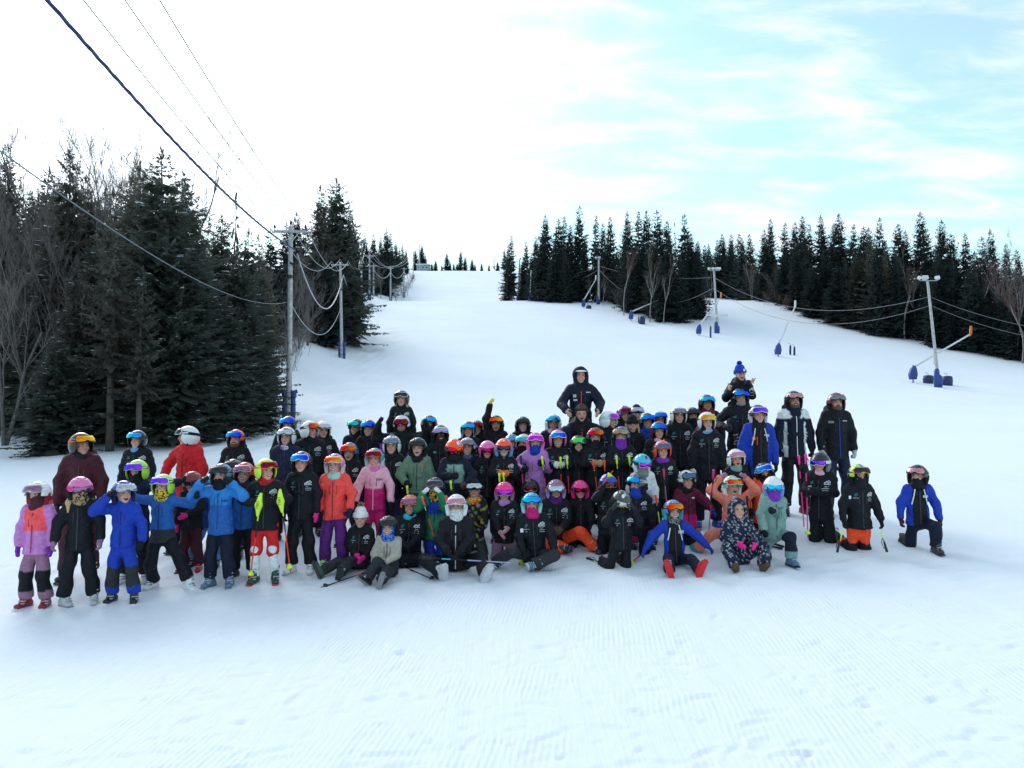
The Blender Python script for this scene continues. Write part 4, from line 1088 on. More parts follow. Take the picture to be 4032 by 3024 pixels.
# hands (wrist at origin, fingers towards +Z, palm towards -Y, thumb towards +X), about .19 long
def hand(kind):
    pr = [('e', A3(0, 0, .035), A3(0, -.004, .075), A3(1, 0, 0), .036, .022, .042, .022)]
    g = 1.0
    if kind == 'mitten':
        pr += [('e', A3(0, -.002, .08), A3(0, -.016, .145), A3(1, 0, 0), .044, .026, .036, .022), ('c', A3(.034, -.008, .045), A3(.062, -.022, .095), .019, .015)]
    else:
        cl = {'grip': 1.0, 'relax': .45, 'fist': 1.15, 'shaka': 1.15}[kind]
        rf = .0105 if kind == 'shaka' else .0135
        for i, (x, L) in enumerate(((.031, .88), (.011, 1.0), (-.010, .94), (-.030, .76))):
            c = cl
            if kind == 'shaka' and i == 3: c = .05
            p0 = A3(x, -.002, .082); a = .35 * c * 1.3
            p1 = p0 + A3(0, -math.sin(a), math.cos(a)) * .038 * L; a += 1.35 * c
            p2 = p1 + A3(0, -math.sin(a), math.cos(a)) * .028 * L; a += 1.2 * c
            p3 = p2 + A3(0, -math.sin(a), math.cos(a)) * .022 * L
            pr += [('c', p0, p1, rf, rf * .97), ('c', p1, p2, rf * .96, rf * .92), ('c', p2, p3, rf * .9, rf * .8)]
        if kind == 'shaka':
            pr += [('c', A3(.030, -.004, .035), A3(.062, -.012, .062), .014, .012), ('c', A3(.062, -.012, .062), A3(.092, -.014, .078), .0115, .009)]
        else:
            pr += [('c', A3(.030, -.006, .035), A3(.052, -.026, .068), .0165, .0145), ('c', A3(.052, -.026, .068), A3(.040, -.046 if cl > .8 else -.034, .095), .014, .012)]
    if kind != 'shaka':
        pr += [('c', A3(0, 0, -.035), A3(0, 0, .03), .046, .036)]
    else:
        pr += [('c', A3(0, 0, -.05), A3(0, 0, .03), .026, .027)]
    return tmpl('hand_' + kind, pr, .0075, M['matte'], .009)
for kd in ('mitten', 'grip', 'relax', 'shaka'):
    T['h_' + kd] = hand(kd)
def bare():
    pr = [('c', A3(0, 0, -.05), A3(0, 0, .03), .025, .026), ('e', A3(0, 0, .03), A3(0, -.004, .075), A3(1, 0, 0), .030, .016, .037, .016)]
    for x, L in ((.028, .9), (.010, 1.0), (-.009, .95), (-.027, .76)):
        p0 = A3(x, -.002, .080); p1 = p0 + A3(x * .12, -.006, .036) * L; p2 = p1 + A3(0, -.012, .026) * L; p3 = p2 + A3(0, -.014, .018) * L
        pr += [('c', p0, p1, .0092, .0088), ('c', p1, p2, .0088, .0082), ('c', p2, p3, .0082, .007)]
    pr += [('c', A3(.026, -.004, .03), A3(.052, -.014, .06), .013, .011), ('c', A3(.052, -.014, .06), A3(.060, -.022, .088), .0105, .0085)]
    return tmpl('hand_bare', pr, .007, M['matte'], .007)
T['h_bare'] = bare()

# ski boot (ankle at origin, toe towards -Y, shin towards +Z, sole at z -.10, about .30 long)
def boot():
    pr = [('e', A3(0, .06, -.045), A3(0, -.15, -.058), A3(1, 0, 0), .050, .052, .052, .040), ('e', A3(0, .015, -.03), A3(0, -.005, .15), A3(1, 0, 0), .056, .068, .064, .074), ('c', A3(0, -.06, -.03), A3(0, -.04, .05), .05, .05)]
    return tmpl('ski_boot_shell', pr, .011, M['plast'], .03, lambda f, X, Y, Z: np.maximum(np.maximum(f, -(Z + .088)), Z - .165) + .003 * (np.abs(Z - .015) < .006))
T['boot'] = boot()
b_ = MB(); b_.box((0, -.045, -.096), (.088, .30, .022)); b_.box((0, -.20, -.085), (.062, .035, .02)); b_.box((0, .10, -.085), (.062, .03, .03)); T['sole'] = b_.mesh('boot_sole', M['plast'])
b_ = MB()
for z, y in ((-.022, -.118), (.008, -.098), (.065, -.074), (.115, -.080)):
    b_.box((.012, y, z), (.085, .014, .012), [[1, 0, 0], [0, .8, -.5], [0, .5, .8]]); b_.box((.045, y + .02, z), (.022, .04, .016))
T['buckle'] = b_.mesh('boot_buckles', M['plast'])
T['sboot'] = tmpl('snow_boot_shell', [('e', A3(0, .04, -.05), A3(0, -.10, -.055), A3(1, 0, 0), .052, .048, .050, .040), ('c', A3(0, .012, -.03), A3(0, .01, .13), .062, .068)], .011, M['matte'], .03, lambda f, X, Y, Z: np.maximum(np.maximum(f, -(Z + .088)), Z - .14))

# text outlines
_fonts = {}
def text_geo(s):
    if s not in _fonts:
        cu = bpy.data.curves.new('t', 'FONT'); cu.body = s; cu.size = 1; cu.align_x = 'CENTER'; cu.align_y = 'CENTER'; cu.resolution_u = 2
        o = bpy.data.objects.new('t', cu); COL.objects.link(o)
        me = o.to_mesh()
        V = np.array([v.co[:] for v in me.vertices]); Fs = [tuple(p.vertices) for p in me.polygons]
        o.to_mesh_clear(); bpy.data.objects.remove(o); bpy.data.curves.remove(cu)
        _fonts[s] = (V, Fs)
    return _fonts[s]
# ------------------------------------------------------------------ one person
CN = {  # colours of clothes and gear
 'black': (.0065, .0075, .012), 'char': (.026, .028, .033), 'navy': (.009, .015, .048), 'dnavy': (.006, .009, .026), 'white': (.74, .76, .78), 'grey': (.22, .23, .25), 'lgrey': (.45, .47, .50),
 'royal': (.010, .045, .40), 'blue': (.018, .11, .40), 'mblue': (.03, .22, .62), 'lblue': (.12, .30, .62), 'steel': (.09, .17, .28), 'cyan': (.03, .48, .66), 'teal': (.02, .34, .38), 'mint': (.30, .62, .56),
 'red': (.60, .015, .02), 'dred': (.22, .012, .025), 'maroon': (.062, .012, .022), 'wine': (.13, .01, .04), 'coral': (.90, .075, .065), 'neonor': (.95, .08, .02), 'orange': (.85, .16, .02), 'peach': (.80, .22, .15),
 'corpk': (.92, .095, .11), 'orchid': (.56, .21, .55), 'pink': (.75, .16, .42), 'lpink': (.78, .40, .52), 'hot': (.85, .025, .25), 'mag': (.55, .012, .16), 'lilac': (.48, .20, .55), 'violet': (.20, .03, .42), 'purple': (.10, .015, .16), 'lav': (.42, .38, .62),
 'lime': (.42, .80, .06), 'neon': (.62, .90, .04), 'green': (.02, .20, .09), 'sage': (.13, .22, .15), 'seafoam': (.20, .33, .30), 'dgreen': (.015, .05, .04), 'yellow': (.85, .60, .05), 'gold': (.90, .42, .03), 'tan': (.42, .27, .14),
 'beige': (.42, .38, .33), 'brown': (.10, .055, .03), 'blond': (.52, .36, .17), 'dhair': (.05, .03, .02), 'skin': (.58, .34, .26), 'skin2': (.50, .28, .20), 'dark': (.05, .028, .02), 'silver': (.5, .52, .56), 'rose': (.62, .30, .34), 'mirror': (.55, .60, .66), 'smoke': (.04, .04, .045), 'fire': (.92, .18, .03), 'lred': (.80, .05, .02), 'lens_b': (.02, .22, .95), 'lens_c': (.05, .50, .95), 'lens_v': (.20, .08, .85), 'lens_p': (.65, .05, .75), 'lens_g': (.10, .75, .12), 'lens_t': (.02, .60, .55), 'mauve': (.30, .15, .24), 'camo': (.05, .06, .05),
}
def C4(n): return tuple(CN[n]) + (1.0,)

def ik(a, b, l1, l2, hint):
    v = b - a; L = np.linalg.norm(v)
    Lm = (l1 + l2) * .985
    if L > Lm:
        b = a + v / L * Lm; v = b - a; L = Lm
    x = (l1 * l1 - l2 * l2 + L * L) / (2 * L); hh = math.sqrt(max(1e-6, l1 * l1 - x * x))
    u = v / L; w = hint - u * (hint @ u); w = nrmv(w)
    return a + u * x + w * hh, b

ARM = {'d': (.055, .03, -.30), 'd2': (.085, .06, -.28), 'f': (-.06, .16, -.20), 'lap': (-.04, .20, -.20), 'p': (.0, .17, -.15), 'P': (-.06, .16, -.13), 'c': (-.10, .13, -.06), 'u': (.04, .02, .31), 'h': (-.02, .10, .10),
       'top': (-.05, .05, .17), 's': (.30, .06, .03), 'bk': (.16, -.14, -.26), 'pk': (.14, .05, -.27), 'sd': (.17, .10, -.22), 'kn': (.02, .22, -.22), 'sal': (.05, .13, .13), 'hip': (.10, .02, -.20)}

def joints(H, sp):
    J = {}
    hh = .155 + .04 * H
    pose = sp['pose']
    boot = .045 if pose in ('stand', 'lunge') else .0
    hip = (.462 + .045 * min(1, max(0, (H - 1.1) / .65))) * H
    sh = H - hh - .03 * H
    tl = sh - hip                                   # hip joint to shoulder line
    thigh = hip * .50; shin = hip * .40; ank = .10 * H / 1.7 + .02
    J['hh'], J['thigh'] = hh, thigh
    lean = math.radians(sp.get('lean', 0)); side = math.radians(sp.get('side', 0))
    up = A3(math.sin(side), -math.sin(lean), 1.0); up /= np.linalg.norm(up)
    hw = .047 * H
    L, R = -1, 1
    pz = {'stand': hip + boot, 'lunge': hip * .93 + boot, 'kneel': thigh * .93 + .045 * H, 'heel': .20 * H, 'half': thigh * .92 + .055 * H, 'sit': .085 * H, 'cross': .085 * H, 'side': .09 * H, 'ride': 0.0}[pose]
    pel = A3(0, 0, pz)
    J['pel'], J['up'] = pel, up
    sc = pel + up * tl
    J['sc'] = sc
    rt = nrmv(A3(1, 0, -up[0] * 1.0)); J['rt'] = rt
    fw = np.cross(up, rt); fw = -nrmv(fw) if fw[1] > 0 else nrmv(fw)       # towards -Y
    J['fw'] = fw
    sw = .080 * H + .008
    J['neck'] = sc + up * .02 * H
    hc = sc + up * (.03 * H + hh / 2) + fw * .018 * H + A3(*sp.get('hoff', (0, 0, 0))) * H
    J['head'] = hc
    for s, nm in ((-1, 'L'), (1, 'R')):
        shj = sc + rt * s * sw
        J['sh' + nm] = shj
        a = sp.get('a' + nm, 'd'); a = ARM[a] if isinstance(a, str) else a
        tgt = shj + rt * s * a[0] * H + fw * a[1] * H + A3(0, 0, 1) * a[2] * H
        hint = rt * s * .8 + A3(0, .5, -.6)
        if -.12 < a[2] <= .12 and a[0] < .2: hint = rt * s * .4 + A3(0, .35, -1)
        if a[2] > .12: hint = rt * s * 1.0 + A3(0, -.2, -.1)
        if 'e' + nm in sp: hint = A3(*sp['e' + nm])
        J['el' + nm], J['wr' + nm] = ik(shj, tgt, .163 * H, .143 * H, hint)
        hj = pel + rt * s * hw + A3(0, 0, -.0 * H)
        J['hp' + nm] = hj
        lg = sp.get('l' + nm)
        if lg is None:
            lg = {'stand': ((.075 + .01, -.00, ank / H + boot / H * .3), (.1, -1, 0)), 'lunge': ((.12, -.02, ank / H + .01), (.2, -1, 0)),
                  'kneel': ((.06, .22, .045), (.05, -1, -.4)), 'heel': ((.05, .14, .035), (.25, -1, -.1)),
                  'half': ((.07, .24, .05), (.0, -1, -.5)) if s == sp.get('down', 1) else ((.09, -.21, ank / H), (.15, -1, .5)),
                  'sit': ((.09, -.40, .055), (.1, -.1, 1)), 'cross': ((-.06, -.17, .045), (1, -.2, .25)), 'side': ((s * .30 + .0, -.16, .05), (s * .6, -1, .1)),
                  'ride': ((.10, -.20, -.30), (.35, -1, .3))}[pose]
        ft = pel * A3(1, 1, 0) + A3(s * lg[0][0] * H, lg[0][1] * H, lg[0][2] * H)
        if pose == 'ride': ft = A3(s * lg[0][0] * H, lg[0][1] * H, lg[0][2] * H)
        hint = A3(s * lg[1][0], lg[1][1], lg[1][2])
        J['kn' + nm], J['an' + nm] = ik(hj, ft, thigh, shin, hint)
    return J

def top_of(H, sp):
    J = joints(H, sp)
    s = J['hh'] / .22
    return J['head'][2] + {'beanie': .148, 'hood': .145, 'curls': .155}.get(sp['hel'][0], .150) * s

def rotm(yaw, pitch, roll):
    return np.array((Matrix.Rotation(math.radians(yaw), 3, 'Z') @ Matrix.Rotation(math.radians(pitch), 3, 'X') @ Matrix.Rotation(math.radians(roll), 3, 'Y')))

def m4(R, t, s=1.0):
    mm = Matrix(R.tolist()).to_4x4() if not isinstance(R, Matrix) else R.to_4x4()
    return Matrix.Translation(Vector(t.tolist())) @ mm @ Matrix.Diagonal((s, s, s, 1))

def frame(z, y):
    """rotation with +Z along z and +Y close to y"""
    z = nrmv(z); x = nrmv(np.cross(y, z)); y2 = np.cross(z, x)
    return np.stack([x, y2, z], 1)

PRNG = np.random.default_rng(99)
def person(**sp):
    pose = sp['pose']
    d = sp['d']
    P = at(sp['x'], sp['y'], d)                  # top of the head gear
    H = sp.get('H')
    by = math.radians(sp.get('by', 0))
    if H is None:
        gz = float(ground(P[0], P[1]))
        H = 1.3
        for _ in range(6):
            H *= (P[2] - gz) / top_of(H, sp)
        H = min(max(H, .75), 2.0)
    J = joints(H, sp)
    # helmets of children are nearly as big as those of adults
    hs = J['hh'] / .22
    hd = J['head']
    rz = np.array(Matrix.Rotation(by, 3, 'Z'))
    off = rz @ hd
    root = bpy.data.objects.new('person', None); COL.objects.link(root); root.empty_display_size = .2
    rx, ry = P[0] - off[0], P[1] - off[1]
    rzv = (P[2] - top_of(H, sp)) if pose == 'ride' else float(ground(rx, ry)) - .018
    root.location = (rx, ry, rzv)
    root.rotation_euler = (0, 0, by)
    tag(root, sp['n'], 'person', 'skiers and coaches posing for the group picture')
    rnd = PRNG
    ph = rnd.uniform(0, 6.28, 8)
    up, rt, fw = J['up'], J['rt'], J['fw']
    pel, sc = J['pel'], J['sc']
    vox = .0165 * max(.8, d / 9.0) * (1.0 if H < 1.5 else 1.15)
    team = sp['jk'][0] == 'team'
    puffy = sp['jk'][0] in ('team', 'puffy')
    c1 = CN[sp['jk'][1]] if len(sp['jk']) > 1 else CN['black']
    c2 = CN[sp['jk'][2]] if len(sp['jk']) > 2 else c1
    c3 = CN[sp['jk'][3]] if len(sp['jk']) > 3 else c1
    ra = (.008, .085) if puffy else (0, 1)
    fat = sp.get('fat', 1.0)
    # ---- jacket
    longj = sp.get('hem', .05)
    hem = pel - up * longj * H
    chest = sc - up * .075 * H
    wst = pel + up * .10 * H
    jp = [('e', wst - up * .01, chest, rt, (.080 * H + .020) * fat, (.060 * H + .026) * fat, (.084 * H + .016) * fat, (.064 * H + .022) * fat, *ra),
          ('e', hem - up * .04, wst, rt, (.092 * H + .030) * fat, (.070 * H + .034) * fat, (.080 * H + .020) * fat, (.060 * H + .026) * fat, *ra),
          ('c', J['shL'] * .86 + J['shR'] * .14 - up * .022 * H, J['shL'] * .14 + J['shR'] * .86 - up * .022 * H, .042 * H + .012, .042 * H + .012)]
    n_t = len(jp)
    for s in 'LR':
        jp += [('c', J['sh' + s] - up * .014 * H, J['el' + s], .040 * H + .012, .034 * H + .012, *ra), ('c', J['el' + s], J['wr' + s], .034 * H + .012, .027 * H + .011, *ra)]
    n_a = len(jp)
    jp += [('e', sc - up * .01 * H, J['neck'] + up * .022 * H + fw * .006, rt, .060 * H + .020, .055 * H + .014, .046 * H + .022, .046 * H + .020)]
    hooded = sp['hel'][0] == 'hood'
    if hooded:
        Rh = rotm(sp.get('hy', 0) - sp.get('by', 0), sp.get('hp', 0), sp.get('hr', 0))
        jp += [('s', hd + Rh @ A3(0, .018, .018) * hs, Rh, (.120 * hs, .130 * hs, .135 * hs)), ('c', hd + Rh @ A3(0, .04, -.06) * hs, J['neck'], .11 * hs, .10 * hs)]
    elif sp['jk'][0] != 'race':
        jp += [('s', J['neck'] - fw * .058 * H + up * .012 * H, None, (.078 * H + .015, .042 * H + .012, .048 * H + .01))]
    if 'hood2' in sp:
        pass
    def wr(f, X, Y, Z):
        # flat hem; the folds of the cloth
        a = up
        hcut = -((X - hem[0]) * a[0] + (Y - hem[1]) * a[1] + (Z - hem[2]) * a[2])
        arms = field(jp[n_t:n_a], X, Y, Z, .02)
        f = np.where(hcut > 0, np.maximum(f, np.minimum(hcut, arms)), f)
        w = np.sin(15 * X + ph[0] + 2.0 * np.sin(9 * Z + ph[1])) * np.sin(17 * Z + ph[2] + 2.2 * np.sin(8 * X + 6 * Y + ph[3]))
        w2 = np.sin(31 * X + 12 * Y + ph[4] + 1.5 * np.sin(19 * Z)) * np.sin(29 * Z - 11 * X + ph[5])
        f = f + .0075 * w + .0050 * w2
        if hooded:
            o = hd + Rh @ A3(0, -.12, -.005) * hs
            f = np.maximum(f, -prim_d(('s', o, Rh, (.078 * hs, .13 * hs, .100 * hs)), X, Y, Z))
        return f
    V, Fq = sdf_mesh(jp, vox, .028, wr)
    cols = np.tile(np.array(c1), (len(V), 1))
    D = np.stack([prim_d(p, V[:, 0], V[:, 1], V[:, 2]) for p in jp], 1)
    near = D.argmin(1)
    hgt = ((V - pel) @ up) / H                     # height over the hips
    lat = ((V - pel) @ rt) / H
    fwd = ((V - pel) @ fw)
    arm = (near >= n_t) & (near < n_a)
    jt = sp['jk'][0]
    if jt == 'two':                                # yoke and sleeves c1, lower body c2
        cut = sp.get('cut', .16)
        cols[(hgt < cut) & ~arm] = c2
        if len(sp['jk']) > 3:
            fore = (near == n_t + 1) | (near == n_t + 3)
            cols[arm] = c3
    elif jt == 'panel':                            # light panel on the chest
        cols[(hgt > sp.get('cut', .13)) & (hgt < .30) & (np.abs(lat) < .10) & (fwd > 0) & ~arm] = c2
    elif jt == 'yokew':                            # white shoulders and side panels
        cols[(hgt > .285) & (np.abs(lat) > .04) & ~(near >= n_a)] = c2
        cols[(np.abs(lat) > .070) & ~arm & (hgt < .25)] = c2
        cols[(near == n_t + 1) | (near == n_t + 3)] = c1
    elif jt == 'race':                             # black body, blue sleeves and shoulders, white piping
        cols[:] = c1
        a2 = arm & (((V - sc) @ up) / H < .2)
        cols[arm] = c2
        e = (np.abs(lat) > .066) & ~arm
        cols[e] = c2
    elif jt == 'confetti':
        r = np.random.default_rng(4)
        pick = r.random(len(V)) < .12
        cols[pick] = CN['lgrey']
    elif jt == 'camo':
        w = np.sin(23 * V[:, 0] + 3 * np.sin(17 * V[:, 2])) * np.sin(25 * V[:, 2] + 3 * np.sin(15 * V[:, 0]))
        cols[w > .45] = CN['grey']; cols[w < -.65] = (.28, .25, .05)
    if 'collar' in sp:
        cols[near == n_a] = CN[sp['collar']]
    jacket = link('jacket', new_mesh('jacket', V, Fq, M['fab'], cols), root)

    def surf(a, b, lift=.004):
        """points on the jacket front: a to the right, b down from the shoulder line (in heights)"""
        o = sc[None, :] + rt * (np.asarray(a) * H)[:, None] + up * (np.asarray(b) * H)[:, None] + fw * .45
        for _ in range(28):
            f = field(jp, o[:, 0], o[:, 1], o[:, 2], .028)
            o = o - fw * np.clip(f - lift, -.02, .1)[:, None]
        return o
    def decal(name, pts, faces, colr, lift=.006):
        pts = np.asarray(pts, float)
        Vd = surf(pts[:, 0], pts[:, 1], lift)
        cc = np.asarray(colr, float); cc = np.tile(cc[:3], (len(Vd), 1)) if cc.ndim == 1 else cc
        link(name, new_mesh(name, Vd, faces, M['print'], cc, smooth=False), jacket)
    def strip(name, a, b0, b1, w, colr, n=14, lift=.006, a1=None):
        a1 = a if a1 is None else a1
        pts, fs = [], []
        for i in range(n):
            t = i / (n - 1)
            for s in (-1, 1):
                pts.append((a + (a1 - a) * t + s * w / H, b0 + (b1 - b0) * t))
        fs = [(2 * i, 2 * i + 1, 2 * i + 3, 2 * i + 2) for i in range(n - 1)]
        decal(name, pts, fs, colr, lift)
    bz = -(np.linalg.norm(sc - hem) / H) + .015
    if sp.get('show', 1) and jt != 'confetti':
        zc_ = CN[sp['zip']] if 'zip' in sp else tuple(min(1, .55 * c + .035) if max(c1) < .1 else c * .28 for c in c1)
        strip('zip', 0, -.035, bz, .0055, zc_)
        if jt not in ('race', 'yokew'):
            pc = tuple(c + .03 for c in c1) if max(c1) < .1 else tuple(c * .35 for c in c1)
            for s in (-1, 1):
                strip('pocket_zip', s * .032, -.07, -.15, .0035, pc, 6)
    if jt == 'race':
        for s in (-1, 1):
            strip('piping', s * .040, -.012, -.16, .006, CN['white'], 14, .007, s * .070)
    if team and sp.get('show', 1):
        def rects(L, colr, name):
            pts, fs = [], []
            for x, y, w, h_ in L:
                k = len(pts)
                pts += [(x - w / 2, y - h_ / 2), (x + w / 2, y - h_ / 2), (x + w / 2, y + h_ / 2), (x - w / 2, y + h_ / 2)]; fs.append((k, k + 1, k + 2, k + 3))
            decal(name, pts, fs, colr, .007)
        Wh = (.62, .65, .68)
        q = [(.048 + .0095 * i, -.060 + .004 * ((i * 7) % 3 - 1), .0072, .014) for i in range(6)] + [(.0715, -.074, .058, .006)]
        rects(q, Wh, 'chest_logo')
        pts = [(.056, -.052), (.066, -.043), (.072, -.048), (.084, -.037), (.102, -.052), (.085, -.045), (.073, -.054), (.066, -.049)]
        decal('mountain_logo', pts, [(0, 1, 7), (1, 2, 6, 7), (2, 3, 5, 6), (3, 4, 5)], Wh, .007)
        rects([(.060 + .011 * i, -.090 - .004 * (i % 2), .007, .007) for i in range(3)] + [(.073, -.106, .048, .005), (.073, -.122, .046, .004)], (.42, .44, .48), 'sponsor_print')
        rects([(-.062, -.058, .020, .0065), (-.056, -.066, .026, .0065), (-.064, -.075, .020, .0065), (-.050, -.051, .012, .006)], (.02, .20, .20), 'team_logo')
        rects([(-.078 + .0085 * i, -.094, .006, .008) for i in range(3)] + [(-.046, -.094, .018, .005)], (.42, .44, .48), 'sponsor_print')
        pts = [(-.062, -.118)]
        fs = []
        for i in range(12):
            a = 6.283 * i / 12; r_ = .013 if i % 2 else .006
            pts.append((-.062 + r_ * math.cos(a), -.116 + r_ * math.sin(a)))
            fs.append((0, 1 + i, 1 + (i + 1) % 12))
        cl_ = np.array([(.45, .22, .04) if p[1] > -.117 else (.05, .16, .36) for p in pts])
        decal('sun_logo', pts, fs, cl_, .007)
    if 'txt' in sp:                                # (text, a, b, size, colour)
        for s_, a_, b_, z_, cc in sp['txt']:
            Vt, Ft = text_geo(s_)
            decal('lettering', [(a_ + v[0] * z_, b_ + v[1] * z_) for v in Vt], Ft, CN[cc], .007)
    for mk in sp.get('marks', ()):                 # small patches: (name, a, b, w, h, colour)
        nm_, a_, b_, w_, h_, cc = mk
        decal(nm_, [(a_ - w_ / 2, b_ - h_ / 2), (a_ + w_ / 2, b_ - h_ / 2), (a_ + w_ / 2, b_ + h_ / 2), (a_ - w_ / 2, b_ + h_ / 2)], [(0, 1, 2, 3)], CN[cc], .008)
    # ---- trousers
    t1 = CN[sp['tr'][0]]; t2 = CN[sp['tr'][1]] if len(sp['tr']) > 1 else t1
    tp = [('e', pel - up * .01 * H, pel + up * .07 * H, rt, .080 * H + .010, .062 * H + .012, .070 * H + .010, .055 * H + .012)]
    for s in 'LR':
        kn, an = J['kn' + s], J['an' + s]
        sd = nrmv(an - kn)
        tp += [('c', J['hp' + s], kn, .049 * H + .009, .041 * H + .012), ('c', kn, an - sd * .008, .040 * H + .014, .036 * H + .026)]
    if sp.get('shorts'):
        tp = tp[:1] + [p for i, p in enumerate(tp[1:]) if i % 2 == 0]
    def wt(f, X, Y, Z):
        w = np.sin(14 * X + 9 * Y + ph[2]) * np.sin(26 * Z + ph[6] + 2 * np.sin(11 * X)) 
        f = f + .009 * w
        if not sp.get('shorts'):
            for s in 'LR':                              # flat cuffs
                kn, an = J['kn' + s], J['an' + s]; sd = nrmv(an - kn); c = an + sd * .005
                lim = (X - c[0]) * sd[0] + (Y - c[1]) * sd[1] + (Z - c[2]) * sd[2]
                rr2 = (X - an[0]) ** 2 + (Y - an[1]) ** 2 + (Z - an[2]) ** 2
                f = np.where((lim > 0) & (rr2 < .16 ** 2), np.maximum(f, lim), f)
        return f
    V, Fq = sdf_mesh(tp, vox * 1.08, .03, wt)
    cols = np.tile(np.array(t1), (len(V), 1))
    if len(sp['tr']) > 1:
        for s in 'LR':
            kn, an = J['kn' + s], J['an' + s]
            dk = np.linalg.norm(V - (kn * .8 + an * .2), axis=1)
            cols[dk < .085 * H + .02] = t2
    if sp['jk'][0] == 'confetti':
        cols[np.random.default_rng(6).random(len(V)) < .12] = CN['lgrey']
    trs = link('trousers', new_mesh('trousers', V, Fq, M['fab'], cols), root)
    # ---- body: head, neck, trunk and limbs in one surface
    Rh = rotm(sp.get('hy', 0) - sp.get('by', 0), sp.get('hp', 0), sp.get('hr', 0))
    def hp_(x, y, z): return hd + Rh @ A3(x, y, z) * hs
    skin = CN[sp.get('skin', 'skin')]
    bp = [('s', hp_(0, .012, .022), Rh, np.array((.074, .092, .088)) * hs), ('s', hp_(0, -.018, -.045), Rh, np.array((.058, .066, .066)) * hs),
          ('c', hp_(0, -.088, .010), hp_(0, -.103, -.020), .009 * hs, .0145 * hs), ('s', hp_(0, -.058, -.086), Rh, np.array((.030, .026, .022)) * hs),
          ('s', hp_(-.034, -.060, -.030), Rh, np.array((.026, .024, .024)) * hs), ('s', hp_(.034, -.060, -.030), Rh, np.array((.026, .024, .024)) * hs),
          ('c', hp_(-.03, -.074, .026), hp_(.03, -.074, .026), .012 * hs, .012 * hs),
          ('c', hp_(-.073, .015, -.01), hp_(-.073, .018, .012), .010 * hs, .012 * hs), ('c', hp_(.073, .015, -.01), hp_(.073, .018, .012), .010 * hs, .012 * hs),
          ('c', hp_(0, .02, -.05), J['neck'] - up * .04 * H, .050 * hs, .056 * hs)]
    nh = len(bp)
    bp += [('e', pel, chest, rt, .07 * H, .045 * H, .080 * H, .05 * H)]
    for s in 'LR':
        bp += [('c', J['sh' + s], J['el' + s], .026 * H, .022 * H), ('c', J['el' + s], J['wr' + s] , .022 * H, .016 * H), ('c', J['hp' + s], J['kn' + s], .038 * H, .028 * H), ('c', J['kn' + s], J['an' + s], .028 * H, .022 * H)]
    lo, hi = bounds(bp, .03)
    def graded(l, h_, c, r, fine, coarse):
        g = [l]
        while g[-1] < h_:
            g.append(g[-1] + (fine if abs(g[-1] - c) < r else coarse))
        return np.array(g)
    fine = .0118 if d < 10.3 else .0135
    xs, ys, zs = graded(lo[0], hi[0], hd[0], .12 * hs, fine, .034), graded(lo[1], hi[1], hd[1], .14 * hs, fine, .034), graded(lo[2], hi[2], hd[2], .15 * hs, fine, .034)
    f = field(bp, xs[:, None, None], ys[None, :, None], zs[None, None, :], .016)
    V, Fq = surface(f, xs, ys, zs)
    D = np.stack([prim_d(p, V[:, 0], V[:, 1], V[:, 2]) for p in bp], 1); nr = D.argmin(1)
    cols = np.where((nr < nh)[:, None], np.array(skin)[None, :], np.array((.02, .02, .025))[None, :])
    ck = np.minimum(np.linalg.norm(V - hp_(-.038, -.075, -.028), axis=1), np.linalg.norm(V - hp_(.038, -.075, -.028), axis=1)) < .028 * hs
    ck |= np.linalg.norm(V - hp_(0, -.11, -.018), axis=1) < .018 * hs
    cols[ck] = cols[ck] * np.array((1.12, .80, .78))
    link('body', new_mesh('body', V, Fq, M['skin'], cols), root)
    HM = m4(Rh, hd, hs)
    nk = sp.get('nk')
    masked = nk and nk[0] in 'mb'
    goggled = sp.get('gog') and sp['gog'][0] == 'on'
    if not goggled:
        for s in (-1, 1):
            link('eye', T['eye'], root, HM @ Matrix.Translation((s * .030, -.0835, .006)) @ Matrix.Rotation(s * .22, 4, 'Z'))
    if not masked:
        link('mouth', T['m_' + sp.get('mouth', 's')], root, HM @ Matrix.Translation((0, -.0845, -.052)))
    if sp.get('beard'):
        link('beard', T['beard'], root, HM, C4(sp['beard']))
    if sp.get('glasses'):
        link('glasses', T['glasses'], root, HM)
    # ---- neck warmers, balaclavas
    if nk:
        cc = CN[nk[1]]
        if nk[0] == 'g':      # collar tube round the neck
            pr = [('e', hp_(0, .012, -.085) , J['neck'] + fw * .01 + up * .0, rt, .080 * hs, .082 * hs, .098 * hs, .095 * hs)]
        elif nk[0] == 'm':    # pulled up over mouth and nose
            pr = [('e', hp_(0, .004, -.035), hp_(0, .008, -.10), Rh[:, 0], .074 * hs, .106 * hs, .080 * hs, .090 * hs), ('e', hp_(0, .012, -.10), J['neck'] + fw * .01, rt, .080 * hs, .088 * hs, .098 * hs, .095 * hs)]
        else:                 # balaclava: whole head, eyes open
            pr = [('s', hp_(0, .012, .02), Rh, np.array((.086, .104, .10)) * hs), ('e', hp_(0, .004, -.035), hp_(0, .008, -.10), Rh[:, 0], .076 * hs, .108 * hs, .082 * hs, .090 * hs), ('e', hp_(0, .012, -.10), J['neck'] + fw * .01, rt, .082 * hs, .088 * hs, .098 * hs, .095 * hs)]
        eye_o = hp_(0, -.10, .012 if nk[0] == 'b' else .05)
        face_o = hp_(0, -.11, -.012)
